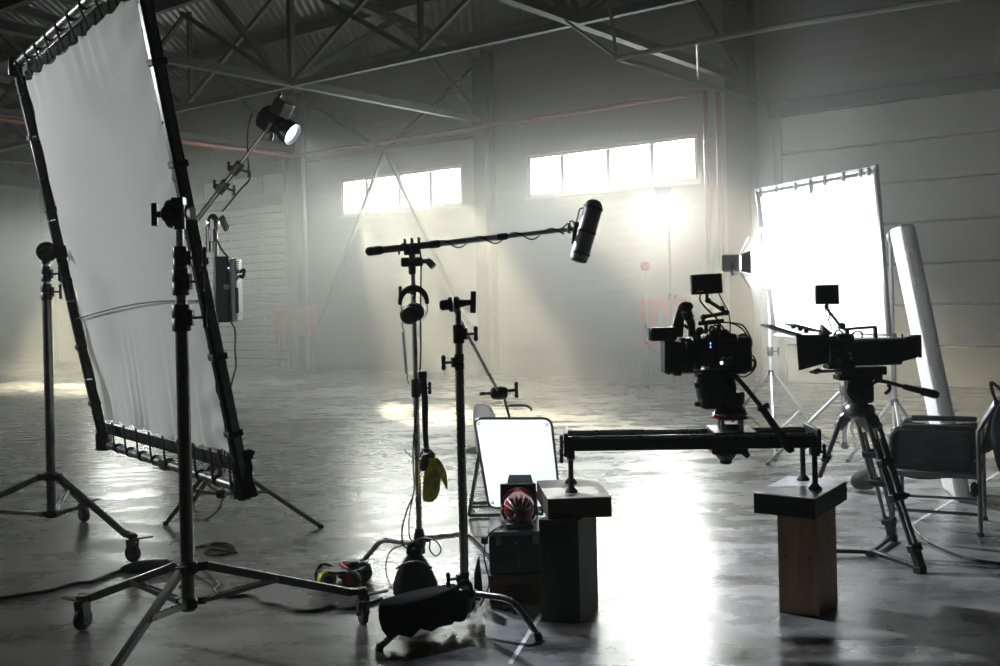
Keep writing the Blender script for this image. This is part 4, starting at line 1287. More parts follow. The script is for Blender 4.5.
# ------------------------------------------------------------------ slider
s0, s1 = V((.318, 5.135, 0)), V((1.500, 5.06, 0))
sxd = (s1 - s0).normalized(); syd = V((-sxd.y, sxd.x, 0))
sl = thing('camera_slider', 'long black camera slider bridging the two pedestals', 'slider', (s0 + s1) / 2 + V((0, 0, .572)))
def SP(x, y, z): return s0 + sxd * x + syd * y + V((0, 0, z))
LS = (s1 - s0).length
for y in (-.115, .105):
    MB().bar(SP(-.01, y, .795), SP(LS + .01, y, .795), .045, .052).build('beam', M['alu_black'], sl, bevel=.004)
    MB().cyl(SP(0, y, .828), SP(LS, y, .828), .011, .011, 12).build('guide_rail', M['steel'], sl)
for x in (-.005, LS + .005):
    MB().bar(SP(x, -.15, .80), SP(x, .14, .80), .022, .115).build('end_plate', M['black'], sl, bevel=.005)
    for y in (-.13, .12):
        xx = x + (.02 if x < 1 else -.02)
        lg = MB().cyl(SP(xx, y, .60), SP(xx, y, .84 if x < 1 else .80), .013, .013, 14).build('leg', M['black'], sl)
        MB().cyl(SP(xx, y, .612), SP(xx, y, .665), .008, .008, 10).build('foot_screw', M['steel'], lg)
        MB().lathe(SP(xx, y, .572), (0, 0, 1), [(.030, 0), (.031, .006), (.022, .018), (.013, .028), (.011, .036)], 18).build('foot_pad', M['rubber'], lg)
        if y < 0 or x < 1:
            tknob(MB(), SP(xx, y, .75 if y < 0 else .78), (-1 if x < 1 else 1, -.2, 0), .045, .008, .05).build('tightening_knob', M['black'], lg)
        MB().box(SP(xx, y, .755), (.04, .05, .05)).build('leg_bracket', M['black'], lg, bevel=.006)
# carriage
cx = .80
b = MB().box(SP(cx, -.0, .842), (.20, .30, .016), rotm(sxd, syd, V((0, 0, 1)))); ca = b.build('carriage_plate', M['dark_steel'], sl, bevel=.003)
for x in (-.075, .075):
    for y in (-.11, .10):
        MB().box(SP(cx + x, y, .828), (.05, .04, .026)).build('roller_block', M['steel'], ca, bevel=.003)
for k in range(4):
    a = PI / 4 + PI / 2 * k
    p = SP(cx + .065 * math.cos(a), .065 * math.sin(a), .85)
    MB().cyl(p, p + V((0, 0, .05)), .010, .010, 12).build('riser_post', M['chrome'], ca)
MB().cyl(SP(cx, 0, .85), SP(cx, 0, .875), .045, .045, 18).build('riser_hub', M['black'], ca)
MB().lathe(SP(cx, 0, .898), (0, 0, 1), [(.082, 0), (.088, .004), (.088, .014), (.082, .018)], 32).build('bowl_ring', M['red'], ca)
MB().lathe(SP(cx, 0, .916), (0, 0, 1), [(.080, 0), (.084, .003), (.084, .010), (.06, .014)], 32).build('bowl_plate', M['steel'], ca)
# underside brake
b = MB().box(SP(cx - .02, 0, .752), (.17, .20, .028), rotm(sxd, syd, V((0, 0, 1)))); br = b.build('brake_bracket', M['alu_black'], sl, bevel=.004)
MB().box(SP(cx - .10, -.09, .757), (.02, .03, .022)).build('tab', M['red'], br, bevel=.003)
MB().lathe(SP(cx - .03, -.02, .74), (0, 0, -1), [(.05, 0), (.055, .012), (.03, .04), (.03, .055), (.02, .06)], 18).build('brake_knob', M['black'], br)
MB().bar(SP(cx + .045, -.05, .745), SP(cx + .075, -.06, .72), .03, .025).build('lever', M['black'], br, bevel=.005)

# ------------------------------------------------------------------ fluid head on the slider
hz_ = SP(cx, 0, .93)
dA = hz_.y
def A(px, py, dd=0): return P(px, py, dA + dd)
fh = thing('fluid_head', 'black fluid head with long pan handle on the slider carriage', 'tripod head', hz_)
k1 = A(714, 419).z; k2 = A(714, 403).z
MB().lathe((hz_.x, hz_.y, .93), (0, 0, 1), [(.078, 0), (.07, .02), (.06, .03), (.068, .045), (.072, .09), (.066, .10)], 24).build('bowl_base', M['black'], fh)
b = MB(); bxp(b, 699, 376, 731, 408, dA - .06, dA + .06); hb = b.build('head_body', M['cam_body'], fh, bevel=.02)
MB().lathe(A(733 - 6, 390, -.0), (1, 0, 0), [(.065, -.02), (.078, -.01), (.08, .015), (.07, .03), (.03, .034)], 26).build('tilt_drag', M['cam_body'], hb)
MB().lathe(A(701, 389, 0), (-1, 0, 0), [(.065, -.02), (.068, 0), (.055, .015), (.03, .022)], 24).build('counterbalance_dial', M['cam_body'], hb)
for py, r in ((385, .016), (404, .014)):
    MB().cyl(A(700, py, -.03), A(694.5, py + .3, -.03), r, r * .8, 12).build('lock_lever', M['black'], hb)
MB().lathe(A(714, 393, -.058), (0, -1, 0), [(.05, 0), (.05, .012), (.03, .016)], 22).build('tilt_axis_cap', M['cam_body'], hb)
b = MB(); bxp(b, 696, 373.6, 735, 377, dA - .05, dA + .05); b.build('camera_plate', M['black'], fh, bevel=.005)
hp0, hp1, hp2, hp3 = A(727, 375, -.06), A(736, 377, -.09), A(762, 408, -.16), A(785, 441, -.24)
ph = MB().tube(catmull([hp0, hp1, hp2, A(774, 425, -.2)], 6), .0115, 10).build('pan_handle', M['black'], fh)
MB().lathe(hp2, (A(792, 452, -.26) - hp2).normalized(), [(.012, 0), (.017, .01), (.017, .14), (.021, .15), (.022, (A(792, 452, -.26) - hp2).length - .02), (.015, (A(792, 452, -.26) - hp2).length)], 14).build('handle_grip', M['rubber'], ph)
b = MB().box(A(762, 408, -.16), (.04, .04, .03)); b.tube(catmull([A(763, 407, -.17), A(767, 404, -.18), A(768, 408, -.19)], 4), .008, 8); b.build('grip_clamp', M['black'], ph, bevel=.005)

# ------------------------------------------------------------------ cinema camera on the slider
cA = thing('cinema_camera', 'black cinema camera with raised monitor on the slider', 'camera', A(712, 372))
def bb(name, x0, y0, x1, y1, d0, d1, m='cam_body', par=None, bev=.006):
    b = MB(); bxp(b, x0, y0, x1, y1, dA + d0, dA + d1)
    return b.build(name, M[m], par or cA, bevel=bev)
body = bb('body', 705, 334, 735, 369, -.075, .075, bev=.012)
bb('side_module', 709, 331, 720, 369, -.088, -.07, 'cam_body', body)
bb('control_panel', 721, 338, 734, 366, -.080, -.07, 'cam_grey', body)
for k in range(3):
    p = A(723 + 3.5 * k, 357.5 + (k % 2), -.083); MB().cyl(p, p + V((0, -.006, 0)), .006, .006, 10).build('button', M['silver_paint'], body)
for k in range(2):
    MB().ell(A(710.5, 343.5 + 3.5 * k, -.09), (.003, .003, .005), None, 8, 6).build('indicator', M['blue_led'], body)
MB().ell(A(721.5, 363, -.083), (.006, .004, .006), None, 8, 6).build('indicator', M['lens_lit'], body)
for k in range(5):
    bb('vent_slot', 723, 341 + 2.4 * k, 732, 342.1 + 2.4 * k, -.083, -.078, 'black', body, .001)
mag = bb('battery_block', 734, 336.5, 750, 371, -.07, .06, bev=.018)
bb('rear_door', 737, 340, 748, 367, -.075, -.068, 'cam_body', mag, .008)
MB().tube(catmull([A(738, 336.5), A(743, 334.5), A(748, 336.5)], 4), .006, 8).build('lug', M['black'], mag)
lens = MB().lathe(A(706, 352), (-1, 0, 0), [(.07, 0), (.07, .04), (.08, .045), (.08, .07), (.07, .075), (.07, .10), (.075, .105), (.075, .13)], 28).build('lens', M['cam_body'], cA)
MB().ring(A(697, 352), (1, 0, 0), .078, .088, .02, 36).build('focus_gear', M['black'], lens)
mt = MB(); hx = [A(664.5, 339.5, -.10), A(664.5, 372.5, -.10), A(664.5, 372.5, .10), A(664.5, 339.5, .10)]
hy = [A(684, 344, -.07), A(684, 369.5, -.07), A(684, 369.5, .07), A(684, 344, .07)]
for i in range(4):
    j = (i + 1) % 4
    n_ = ((hx[j] - hx[i]).cross(hy[i] - hx[i])).normalized() * .004
    mt.hexa([hx[i], hx[j], hy[j], hy[i]], [p + n_ for p in (hx[i], hx[j], hy[j], hy[i])])
mb_ = mt.build('matte_box', M['cam_body'], cA)
bb('filter_stage', 683, 341, 691, 371, -.08, .08, 'cam_body', mb_, .006)
bb('edge_flange', 663.5, 339, 666, 373.5, -.106, .106, 'black', mb_, .003)
bb('filter_tray', 685, 338, 688, 342, -.05, .05, 'black', mb_, .003)
# side flag, eyepiece loupe and its hood
MB().prism([A(669, 338, -.05), A(683, 337, -.05), A(685, 307, .0), A(678.5, 306, .0)], V((0, .006, .002))).build('top_flag', M['cam_grey'], cA)
vf = MB(); bxp(vf, 649.5, 327.5, 676, 340.5, dA - .14, dA - .06); vfo = vf.build('viewfinder', M['cam_body'], cA, bevel=.010)
MB().lathe(A(651, 334, -.10), (-1, 0, 0), [(.028, 0), (.032, .004), (.03, .012), (.02, .014)], 18).build('viewfinder_eyecup', M['rubber'], vfo)
lo_ = MB().tube(catmull([A(692, 336, -.02), A(691.5, 325, -.03), A(689, 318, -.04), A(686, 311, -.05)], 6), [.018] * 6 + [.020] * 6 + [.026] * 7, 12).build('loupe_arm', M['cam_body'], cA)
MB().ell(A(686, 306.5, -.05), (.036, .03, .024)).build('loupe_cup', M['rubber'], lo_)
MB().cyl(A(690, 313, -.05), A(692, 313.2, -.05), .009, .009, 8).build('loupe_knob', M['black'], lo_)
MB().tube([A(679, 318, .0), A(675, 336, -.02)], .016, 10).build('loupe_bracket', M['cam_body'], lo_)
MB().tube([A(684, 325, -.02), A(700, 336, -.02)], .008, 8).build('loupe_bracket', M['cam_body'], lo_)
hn = MB().bar(A(698, 323.5), A(724, 320.8), .03, .022).build('top_handle', M['cam_body'], cA, bevel=.008)
for px in (706, 719): MB().cyl(A(px, 323), A(px, 334), .009, .009, 10).build('handle_post', M['black'], hn)
for px, py, r in ((700, 331, .02), (712, 330, .016), (725, 333, .02), (729, 335, .014)):
    MB().cyl(A(px, py, -.05), A(px, py, .04), r, r, 12).build('accessory', M['cam_body'], body)
for k in range(3):
    MB().tube(catmull([A(708 + 4 * k, 331, -.06), A(711 + 4 * k, 326 - k, -.07), A(716 + 4 * k, 329, -.07), A(719 + 3 * k, 334, -.06)], 5), .004, 6).build('jumper_cable', M['cable'], cA)
# baseplate and rods
bb('base_plate', 700, 369, 745, 373, -.06, .06, 'black')
for y in (-.045, .045):
    MB().cyl(A(668, 372.5, y), A(742, 371, y), .008, .008, 10).build('support_rod', M['dark_steel'], cA)
bb('rod_bracket', 672, 369, 680, 375, -.06, .06, 'black')
# monitor on an articulated arm
ar = MB()
ar.cyl(A(703, 322, -.02), A(703.5, 317, -.03), .009, .009, 10)
ar.bar(A(703, 317, -.03), A(727, 312.8, -.05), .016, .018)
ar.bar(A(727, 312.8, -.05), A(707, 300, -.03), .016, .018)
ar.cyl(A(707, 300, -.03), A(707, 294, -.02), .009, .009, 10)
aro = ar.build('monitor_arm', M['black'], cA, bevel=.004)
for px, py, dd in ((703.5, 317, -.03), (726.5, 312.6, -.05), (708, 300.5, -.03), (722, 308.5, -.05)):
    MB().ell(A(px, py, dd), (.016, .016, .014), None, 12, 8).build('arm_joint', M['black'], aro)
mc = A(706.3, 284, -.02)
rr = Matrix.Rotation(-.05, 3, 'Y').transposed() @ Matrix.Rotation(.12, 3, 'Z')
rr = Matrix.Rotation(.12, 3, 'Z') @ Matrix.Rotation(-.035, 3, 'Y')
mo = MB().box(mc, (.155, .028, .098), rr).build('monitor', M['cam_body'], cA, bevel=.006)
MB().box(mc + rr @ V((0, -.015, .0)), (.142, .003, .082), rr).build('monitor_back', M['screen'], mo, bevel=.002)
MB().box(mc + rr @ V((-.038, -.0172, -.033)), (.032, .002, .008), rr).build('white_badge', M['white_mark'], mo)
MB().tube(catmull([A(700.5, 294, -.02), A(700, 300, -.03), A(704, 306, -.05), A(711, 313, -.05), A(717, 319, -.04), A(718, 323, -.03)], 6), .0042, 6).build('monitor_cable', M['cable'], cA)
MB().tube(catmull([A(718, 292, -.0), A(722, 300, .01), A(728, 311, .02), A(730, 322, .02), A(730, 333, .02)], 6), .003, 6).build('monitor_cable', M['cable'], cA)
for dx in (0, 2.2):
    MB().tube(catmull([A(722, 322.5, -.02), A(731 + dx, 323, -.04), A(741 + dx, 328 - dx, -.06), A(748 + dx, 337, -.07), A(749.5 + dx, 345, -.06), A(747, 352, -.04)], 6), .0042, 6).build('power_cable', M['cable'], cA)
MB().tube(catmull([A(749, 354, -.04), A(754, 357, -.05), A(756, 365, -.05), A(751, 373, -.05), A(743, 377, -.04), A(735, 374, -.03)], 6), .004, 6).build('power_cable', M['cable'], cA)
MB().tube(catmull([A(750, 359, -.05), A(755, 362, -.05), A(753, 369, -.05), A(747, 371, -.05)], 6), .007, 8).build('plug', M['black'], cA)

# ------------------------------------------------------------------ tripod with the second camera
TC = V((2.0, 5.83, 0)); dB = 5.83
tf = [G(920, 573), G(892, 541), V((1.66, 5.98, 0))]
az = P(858, 412, dB)
tp = thing('camera_tripod', 'tall twin-tube camera tripod with floor spreader and pan handle', 'tripod', TC)
zb = P(858, 415, dB).z
MB().lathe((az.x, dB, zb - .02), (0, 0, 1), [(.05, 0), (.085, .02), (.09, .06), (.075, .085)], 24).build('bowl', M['dark_steel'], tp)
for i, f in enumerate(tf):
    c = V((az.x, dB, 0)); d = (f - c); d.z = 0; d.normalize(); s = V((-d.y, d.x, 0))
    a = c + d * .075 + V((0, 0, zb + .02)); e = V((f.x, f.y, .05))
    ex_ = (e - a)
    hinge = MB().bar(a - d * .05 + V((0, 0, .02)), a + ex_.normalized() * .10, .10, .06)
    lg = hinge.build('leg_hinge', M['dark_steel'] if i < 2 else M['steel'], tp, bevel=.012)
    def tubes(name, u0, u1, off, r, m):
        for k in (-1, 1):
            MB().cyl(a + ex_ * u0 + s * off * k, a + ex_ * u1 + s * off * k, r, r * .95, 12).build(name, M[m], lg)
    tubes('upper_tube', .03, .55, .045, .0125, 'dark_steel')
    tubes('middle_tube', .18, .93, .022, .012, 'dark_steel')
    for u, w in ((.34, .12), (.57, .12), (.90, .085)):
        MB().bar(a + ex_ * (u - .025), a + ex_ * (u + .025), w, .045, d).build('leg_clamp', M['black'], lg, bevel=.008)
    p = a + ex_ * .57 + s * .065
    MB().cyl(p, p + s * .03, .014, .012, 10).build('clamp_knob', M['black'], lg)
    MB().bar(a + ex_ * .9, V((f.x, f.y, .035)), .055, .04, d).build('foot_fork', M['black'], lg, bevel=.008)
    MB().box((f.x, f.y, .02), (.05, .06, .04), rotm(d, s, V((0, 0, 1)))).build('foot', M['rubber'], lg, bevel=.008)
sp0 = G(871, 556) + V((0, 0, .025))
spr = MB().lathe(sp0 - V((0, 0, .02)), (0, 0, 1), [(.03, 0), (.035, .01), (.035, .03), (.02, .036)], 16).build('spreader', M['black'], tp)
for f in tf:
    MB().bar(sp0, V((f.x, f.y, .03)), .03, .022).build('spreader_arm', M['black'], spr, bevel=.004)
def B(px, py, dd=0): return P(px, py, dB + dd)
def bbB(name, par, x0, y0, x1, y1, d0, d1, m='cam_body', bev=.006):
    b = MB(); bxp(b, x0, y0, x1, y1, dB + d0, dB + d1); return b.build(name, M[m], par, bevel=bev)
hb = bbB('fluid_head', tp, 847, 378, 871, 402, -.07, .07, 'cam_body', .02)
MB().lathe(B(858, 390, -.07), (0, -1, 0), [(.068, 0), (.068, .015), (.05, .022)], 24).build('tilt_drag', M['black'], hb)
MB().cyl((az.x, dB, zb + .05), (az.x, dB, B(858, 398).z), .06, .055, 20).build('pan_base', M['black'], hb)
b = bbB('camera_plate', hb, 836, 374.5, 879, 379, -.06, .06, 'black', .004)
MB().tube(catmull([B(869, 386, -.06), B(880, 381, -.09), B(905, 387, -.15)], 6), .011, 10).build('pan_handle', M['black'], hb)
g0, g1 = B(903, 386.5, -.15), B(939, 395.5, -.24)
gL = (g1 - g0).length
ph = MB().lathe(g0, g1 - g0, [(.012, 0), (.016, .01), (.017, gL * .5), (.022, gL * .52), (.023, gL - .02), (.014, gL)], 14).build('handle_grip', M['rubber'], hb)
MB().tube(catmull([B(888, 384, -.1), B(890, 389, -.1), B(885, 394, -.1)], 4), .010, 8).build('handle_clamp', M['black'], hb)

cB = thing('cinema_camera', 'black cinema camera with long rear body and square monitor, on the tripod', 'camera', B(858, 373))
by = bbB('body', cB, 849, 339, 898, 364, -.07, .08, 'cam_body', .012)
rear = MB().hexa([B(895, 339.5, -.065), B(917.5, 334.8, -.055), B(918, 357.5, -.055), B(895, 363.5, -.065)], [B(895, 339.5, .075), B(917.5, 334.8, .065), B(918, 357.5, .065), B(895, 363.5, .075)]).build('rear_battery', M['cam_body'], cB, bevel=.008)
bbB('rear_plate', rear, 914, 334.5, 917.5, 357, -.06, .07, 'black', .003)
MB().hexa([B(852, 341, -.072), B(905, 337.5, -.068), B(905, 339, -.068), B(852, 342.6, -.072)], [B(852, 341, -.06), B(905, 337.5, -.06), B(905, 339, -.06), B(852, 342.6, -.06)]).build('side_trim', M['silver_paint'], by)
for px in (861, 872, 884, 893):
    MB().cyl(B(px, 352 + (px % 3) * 2, -.072), B(px, 352 + (px % 3) * 2, -.08), .009, .008, 12).build('dial', M['black'], by)
bbB('side_door', by, 865, 344, 890, 361, -.078, -.068, 'cam_body', .006)
bbB('front_block', cB, 835, 334, 852, 366, -.06, .07, 'cam_body', .014)
for k in range(9):
    px, py = 836 + (k * 5) % 16, 337 + (k * 7) % 26
    MB().cyl(B(px, py, -.055), B(px, py, -.078 - .004 * (k % 3)), .010, .008, 10).build('lens_control', M['cam_grey'] if k % 3 else M['silver_paint'], cB)
ln = MB().lathe(B(838, 350), (-1, 0, 0), [(.045, 0), (.06, .01), (.06, .06), (.05, .07), (.05, .11)], 28).build('lens', M['cam_body'], cB)
MB().ring(B(832, 350), (1, 0, 0), .058, .07, .02, 36).build('focus_gear', M['black'], ln)
mt = MB(); hx = [B(796, 335.5, -.11), B(798.5, 370, -.11), B(799.5, 366, .11), B(797, 336.5, .11)]
hy = [B(829, 335.5, -.08), B(829, 361.5, -.08), B(829, 361, .08), B(829, 336, .08)]
for i in range(4):
    j = (i + 1) % 4
    n_ = ((hx[j] - hx[i]).cross(hy[i] - hx[i])).normalized() * .004
    mt.hexa([hx[i], hx[j], hy[j], hy[i]], [p + n_ for p in (hx[i], hx[j], hy[j], hy[i])])
mb_ = mt.build('matte_box', M['cam_body'], cB)
bbB('filter_stage', mb_, 825, 336, 833, 363, -.085, .085, 'cam_body', .006)
for (a, c) in (((789, 324), (816, 331)), ((765, 325), (797, 335)), ((776, 329), (800, 336))):
    p0, p1 = B(*a, -.05), B(*c, -.02)
    MB().bar(p0, p1, .12, .010).build('top_flag', M['cam_grey'], mb_)
MB().prism([B(822, 324, -.02), B(832, 333, -.06), B(824, 341, -.08), B(820, 339, -.05)], V((.004, .05, 0))).build('side_flag', M['cam_grey'], mb_)
for px, py in ((793, 327), (800, 329), (806, 331)):
    MB().box(B(px, py, -.06), (.022, .03, .022)).build('flag_clip', M['black'], mb_, bevel=.004)
th = MB().bar(B(843, 329.5), B(876, 326.8), .028, .014); th.bar(B(875, 327), B(875.5, 339), .028, .016); th.bar(B(847, 329), B(847, 338), .028, .02)
th.build('top_handle', M['cam_body'], cB, bevel=.003)
MB().tube(catmull([B(852, 334, -.02), B(857, 331, -.03), B(862, 333, -.03), B(862, 338, -.03)], 5), .005, 6).build('jumper_cable', M['cable'], cB)
MB().tube(catmull([B(846, 336, -.05), B(838, 330, -.06), B(834, 338, -.07), B(838, 352, -.07), B(834, 362, -.06)], 6), .005, 6).build('jumper_cable', M['cable'], cB)
bbB('rod_bracket', cB, 826, 363.5, 852, 368, -.06, .06, 'black', .004)
bbB('base_plate', cB, 838, 367, 883, 374, -.065, .065, 'black', .004)
for y in (-.045, .045):
    MB().cyl(B(810, 372, y), B(884, 369, y), .008, .008, 10).build('support_rod', M['dark_steel'], cB)
MB().hexa([B(809, 372, -.05), B(818, 368, -.05), B(824, 371, -.05), B(816, 374.5, -.05)], [B(809, 372, .05), B(818, 368, .05), B(824, 371, .05), B(816, 374.5, .05)]).build('rod_foot', M['black'], cB)
am = MB().bar(B(842, 328, -.03), B(827, 309, -.03), .016, .016); am.ell(B(842, 326, -.03), (.022, .02, .02), None, 12, 8); am.cyl(B(827, 309, -.03), B(827, 304, -.02), .012, .012, 10)
am.build('monitor_arm', M['black'], cB, bevel=.004)
mo = MB().box(B(827, 294.5, -.02), (.134, .026, .112)).build('monitor', M['cam_body'], cB, bevel=.006)
MB().box(B(827, 294.5, -.035), (.112, .004, .09)).build('monitor_back', M['screen'], mo, bevel=.002)
for a in (((831, 305), (829, 315), (835, 324), (840, 330)), ((834, 305), (834, 311), (829, 319), (832, 330)), ((824, 305), (827, 317), (831, 326), (832, 334))):
    MB().tube(catmull([B(*p, -.03) for p in a], 5), .0035, 6).build('monitor_cable', M['cable'], cB)

# ------------------------------------------------------------------ folding armchair at the right edge
n0, n1 = V((2.89, 6.32, 0)), V((2.45, 6.55, 0))       # near rear, near front
fx = (n1 - n0).normalized(); fy_ = V((.24, .46, 0)).normalized() * .50
dc = thing('folding_armchair', 'dark canvas folding armchair with padded arms at the right edge', 'chair', (n0 + n1 + fy_) / 2)
Lc = .50
for k, nm in ((0, 'near'), (1, 'far')):
    o_ = n0 + fy_ * k
    r0, r1 = o_, o_ + fx * Lc
    pts = [r1 + V((0, 0, .012)), r1 + V((0, 0, .30)), r1 + V((0, 0, .56)), r1 - fx * .02 + V((0, 0, .62)), r1 - fx * .08 + V((0, 0, .645)), r0 + fx * .05 + V((0, 0, .65))]
    MB().tube(catmull(pts, 5), .014, 10).build('arm_frame', M['dark_steel'], dc)
    MB().tube([r0 + V((0, 0, .012)), r0 + V((0, 0, .45)), r0 - fx * .0 + V((0, 0, .64)), r0 - fx * .10 + V((0, 0, .80))], .015, 10).build('rear_post', M['dark_steel'], dc)
    MB().tube([r0 + V((0, 0, .13)), r1 + V((0, 0, .13))], .010, 8).build('stretcher', M['dark_steel'], dc)
    MB().bar(r0 + V((0, 0, .36)), r1 + V((0, 0, .36)), .022, .03).build('seat_rail', M['dark_steel'], dc, bevel=.004)
    b = MB().bar(r0 + fx * .03 + V((0, 0, .655)), r1 - fx * .07 + V((0, 0, .655)), .055, .03); b.build('arm_pad', M['canvas'], dc, bevel=.012)
    def sidep(a, q): return r0 + fx * (.03 + (Lc - .03) * a) + V((0, 0, .385 + (.25 - .02 * math.sin(PI * a)) * q)) + fy_ * (.01 * math.sin(a * 9))
    MB().grid(sidep, 10, 3).build('side_panel', M['canvas'], dc, solid=.006)
    for r_ in (r0, r1): MB().box(r_ + V((0, 0, .012)), (.034, .034, .024)).build('foot_cap', M['rubber'], dc, bevel=.004)
def seatf(a, q): return n0 + fx * Lc * a + fy_ * q + V((0, 0, .375 - .05 * math.sin(PI * q) + .012 * math.sin(a * 7)))
MB().grid(seatf, 10, 12).build('seat', M['canvas'], dc, solid=.02)
def backf(a, q): return n0 + fy_ * a - fx * (.02 + .09 * q) + V((0, 0, .50 + .31 * q + .012 * math.sin(a * 11) * q)) - fx * .05 * math.sin(PI * a)
MB().grid(backf, 14, 8).build('backrest', M['canvas'], dc, solid=.02)
bp_ = MB().ell(n0 + fx * .03 - fy_ * .02 + V((0, 0, .285)), (.022, .022, .05), None, 10, 8); bp_.build('strap_end', M['fabric_black'], dc)
bk_ = thing('black_bag', 'black bag hanging behind the folding armchair, cut by the right edge', 'bag', P(1006, 440, 6.6))
b = MB()
cbag = P(1009, 437, 6.12)
def bagf(a, k):
    th = 2 * PI * k; y = a
    r = .105 * (math.sin(PI * min(max(y, .0), 1)) ** .6)
    w = 1 + .06 * math.sin(th * 4 + y * 9)
    return cbag + V((r * w * math.cos(th) + .012 * (1 - y), r * .8 * w * math.sin(th), .27 - .54 * y + .0))
b.grid(bagf, 20, 22); b.build('bag_body', M['fabric_black'], bk_)
MB().tube(catmull([cbag + V((-.02, 0, .26)), cbag + V((-.09, .02, .32)), n0 - fx * .12 + V((.0, .0, .80)), cbag + V((.04, .05, .30))], 6), .010, 8).build('bag_strap', M['fabric_black'], bk_)

# ------------------------------------------------------------------ polystyrene board leaning at the right
pb = V((3.20, 7.35, 0))
lean = V((-.32, .1, 0))
pa, pc = V((.11, .50, 0)), V((.10, -.03, 0))
b = MB()
lo4 = [pb, pb + pc, pb + pc + pa, pb + pa]
hi = V((lean.x, lean.y, 1.98))
nz_ = 14
vs_, fs_ = [], []
for k in range(nz_ + 1):
    for p in lo4: vs_.append(p + hi * (k / nz_))
for k in range(nz_):
    for i in range(4):
        j = (i + 1) % 4
        fs_.append((k * 4 + i, k * 4 + j, k * 4 + 4 + j, k * 4 + 4 + i))
fs_ += [(0, 1, 2, 3), (nz_ * 4 + 3, nz_ * 4 + 2, nz_ * 4 + 1, nz_ * 4)]
b.add(vs_, fs_)
tag(b.build('polystyrene_board', M['foam'], bevel=.025), 'tall white polystyrene board leaning beside the bright bounce frame', 'foam board')

# ------------------------------------------------------------------ bright bounce frame with stands and lamp
bt = [P(757.5, 190, 9.8), P(876, 167, 8.35), P(889.5, 338, 8.35), P(775, 335, 9.8)]
bf = thing('bounce_frame', 'square white bounce cloth clipped in a silver pipe frame, glaring bright', 'bounce frame', sum(bt, V()) / 4)
def BP(a, c): return (bt[0] * (1 - a) + bt[1] * a) * (1 - c) + (bt[3] * (1 - a) + bt[2] * a) * c
bn = (bt[1] - bt[0]).cross(bt[3] - bt[0]).normalized()
if bn.y > 0: bn = -bn
for i in range(4):
    a, c = bt[i], bt[(i + 1) % 4]; e = (c - a).normalized()
    MB().bar(a - e * .02, c + e * .02, .035, .035, bn).build('pipe', M['dark_steel'] if i % 2 else M['silver_paint'], bf, bevel=.006)
def bcl(a, c): return BP(.02 + .96 * a, .035 + .94 * c) + bn * (-.02 * math.sin(PI * a) * math.sin(PI * c) + .004 * math.sin(a * 40) * math.exp(-c * 9))
MB().grid(bcl, 40, 40).build('cloth', M['bounce'], bf)
for a, s_ in ((.05, 1), (.2, .8), (.37, 1), (.50, 1.6), (.62, 1), (.77, .9), (.9, .8), (.96, .8)):
    p = BP(a, .0); q_ = BP(a - .01, .055 * s_)
    MB().bar(p + bn * .02, q_ + bn * .015, .035, .014, bn).build('spring_clip', M['dark_steel'], bf, bevel=.004)
for c in (.28, .66):
    MB().bar(BP(0, c) - bn * .0 - (bt[1] - bt[0]).normalized() * .03, BP(0, c) + (bt[1] - bt[0]).normalized() * .03, .06, .06).build('pipe_clamp', M['silver_paint'], bf, bevel=.008)

def simple_stand(lb, c, zt, rad, ang, r, m, group=None, head=True, zhub=.75):
    c = V((c[0], c[1], 0)); t = thing('light_stand', lb, 'light stand', c, group)
    MB().cyl((c.x, c.y, .12), (c.x, c.y, zt * .55), r * 1.25, r * 1.25, 14).build('tube', M[m], t)
    MB().cyl((c.x, c.y, zt * .52), (c.x, c.y, zt), r, r, 14).build('tube', M[m], t)
    for k in range(3):
        a = ang + 2 * PI * k / 3; d = V((math.cos(a), math.sin(a), 0))
        lg = MB().bar(V((c.x, c.y, zhub)) + d * .03, c + d * rad + V((0, 0, .012)), r * 1.3, r * 1.5).build('leg', M[m], t, bevel=.003)
        MB().bar(V((c.x, c.y, .16)) + d * .03, V((c.x, c.y, zhub)) + (d * rad - V((0, 0, zhub))) * .5, r * .9, r * .9).build('brace', M[m], lg)
        MB().box(c + d * rad + V((0, 0, .012)), (.03, .03, .024)).build('foot_cap', M['rubber'], lg, bevel=.004)
    MB().lathe((c.x, c.y, zhub - .03), (0, 0, 1), [(r * 1.4, 0), (r * 2, .01), (r * 2, .05), (r * 1.4, .06)], 14).build('hub', M['black'], t)
    MB().lathe((c.x, c.y, .12), (0, 0, 1), [(r * 1.4, 0), (r * 2, .01), (r * 2, .05), (r * 1.4, .06)], 14).build('hub', M['black'], t)
    co_ = MB().lathe((c.x, c.y, zt * .53), (0, 0, 1), [(r * 1.5, 0), (r * 1.9, .01), (r * 1.9, .08), (r * 1.5, .09)], 14).build('collar', M['black'], t)
    tknob(MB(), (c.x + r * 2, c.y, zt * .53 + .045), (1, -.2, 0), .045).build('tightening_knob', M['black'], co_)
    if head:
        MB().lathe((c.x - .03, c.y, zt - .02), (1, -.2, 0), [(.03, 0), (.045, .01), (.045, .05), (.03, .06)], 16).build('grip_head', M['silver_paint'], t)
    return t
rp = G(896, 466)
simple_stand('slim silver stand between bounce frame and polystyrene board', (rp.x, rp.y), P(893, 235, rp.y).z, .42, .35, .016, 'silver_paint', 'stands around the bounce frame', True, .55)
lp_ = G(849, 464)
simple_stand('silver stand with splayed legs below the bounce frame, behind the tripod', (lp_.x, lp_.y + .1), P(845, 336, 9.1).z, .70, PI * 1.02, .017, 'silver_paint', 'stands around the bounce frame', True, .62)
fl = V((P(770, 340, 9.95).x, 9.95, 0))
fst = simple_stand('far silver stand at the left edge of the bounce frame, carrying the barn door lamp', (fl.x, fl.y), 1.72, .62, .3, .015, 'silver_paint', 'stands around the bounce frame', True, .75)
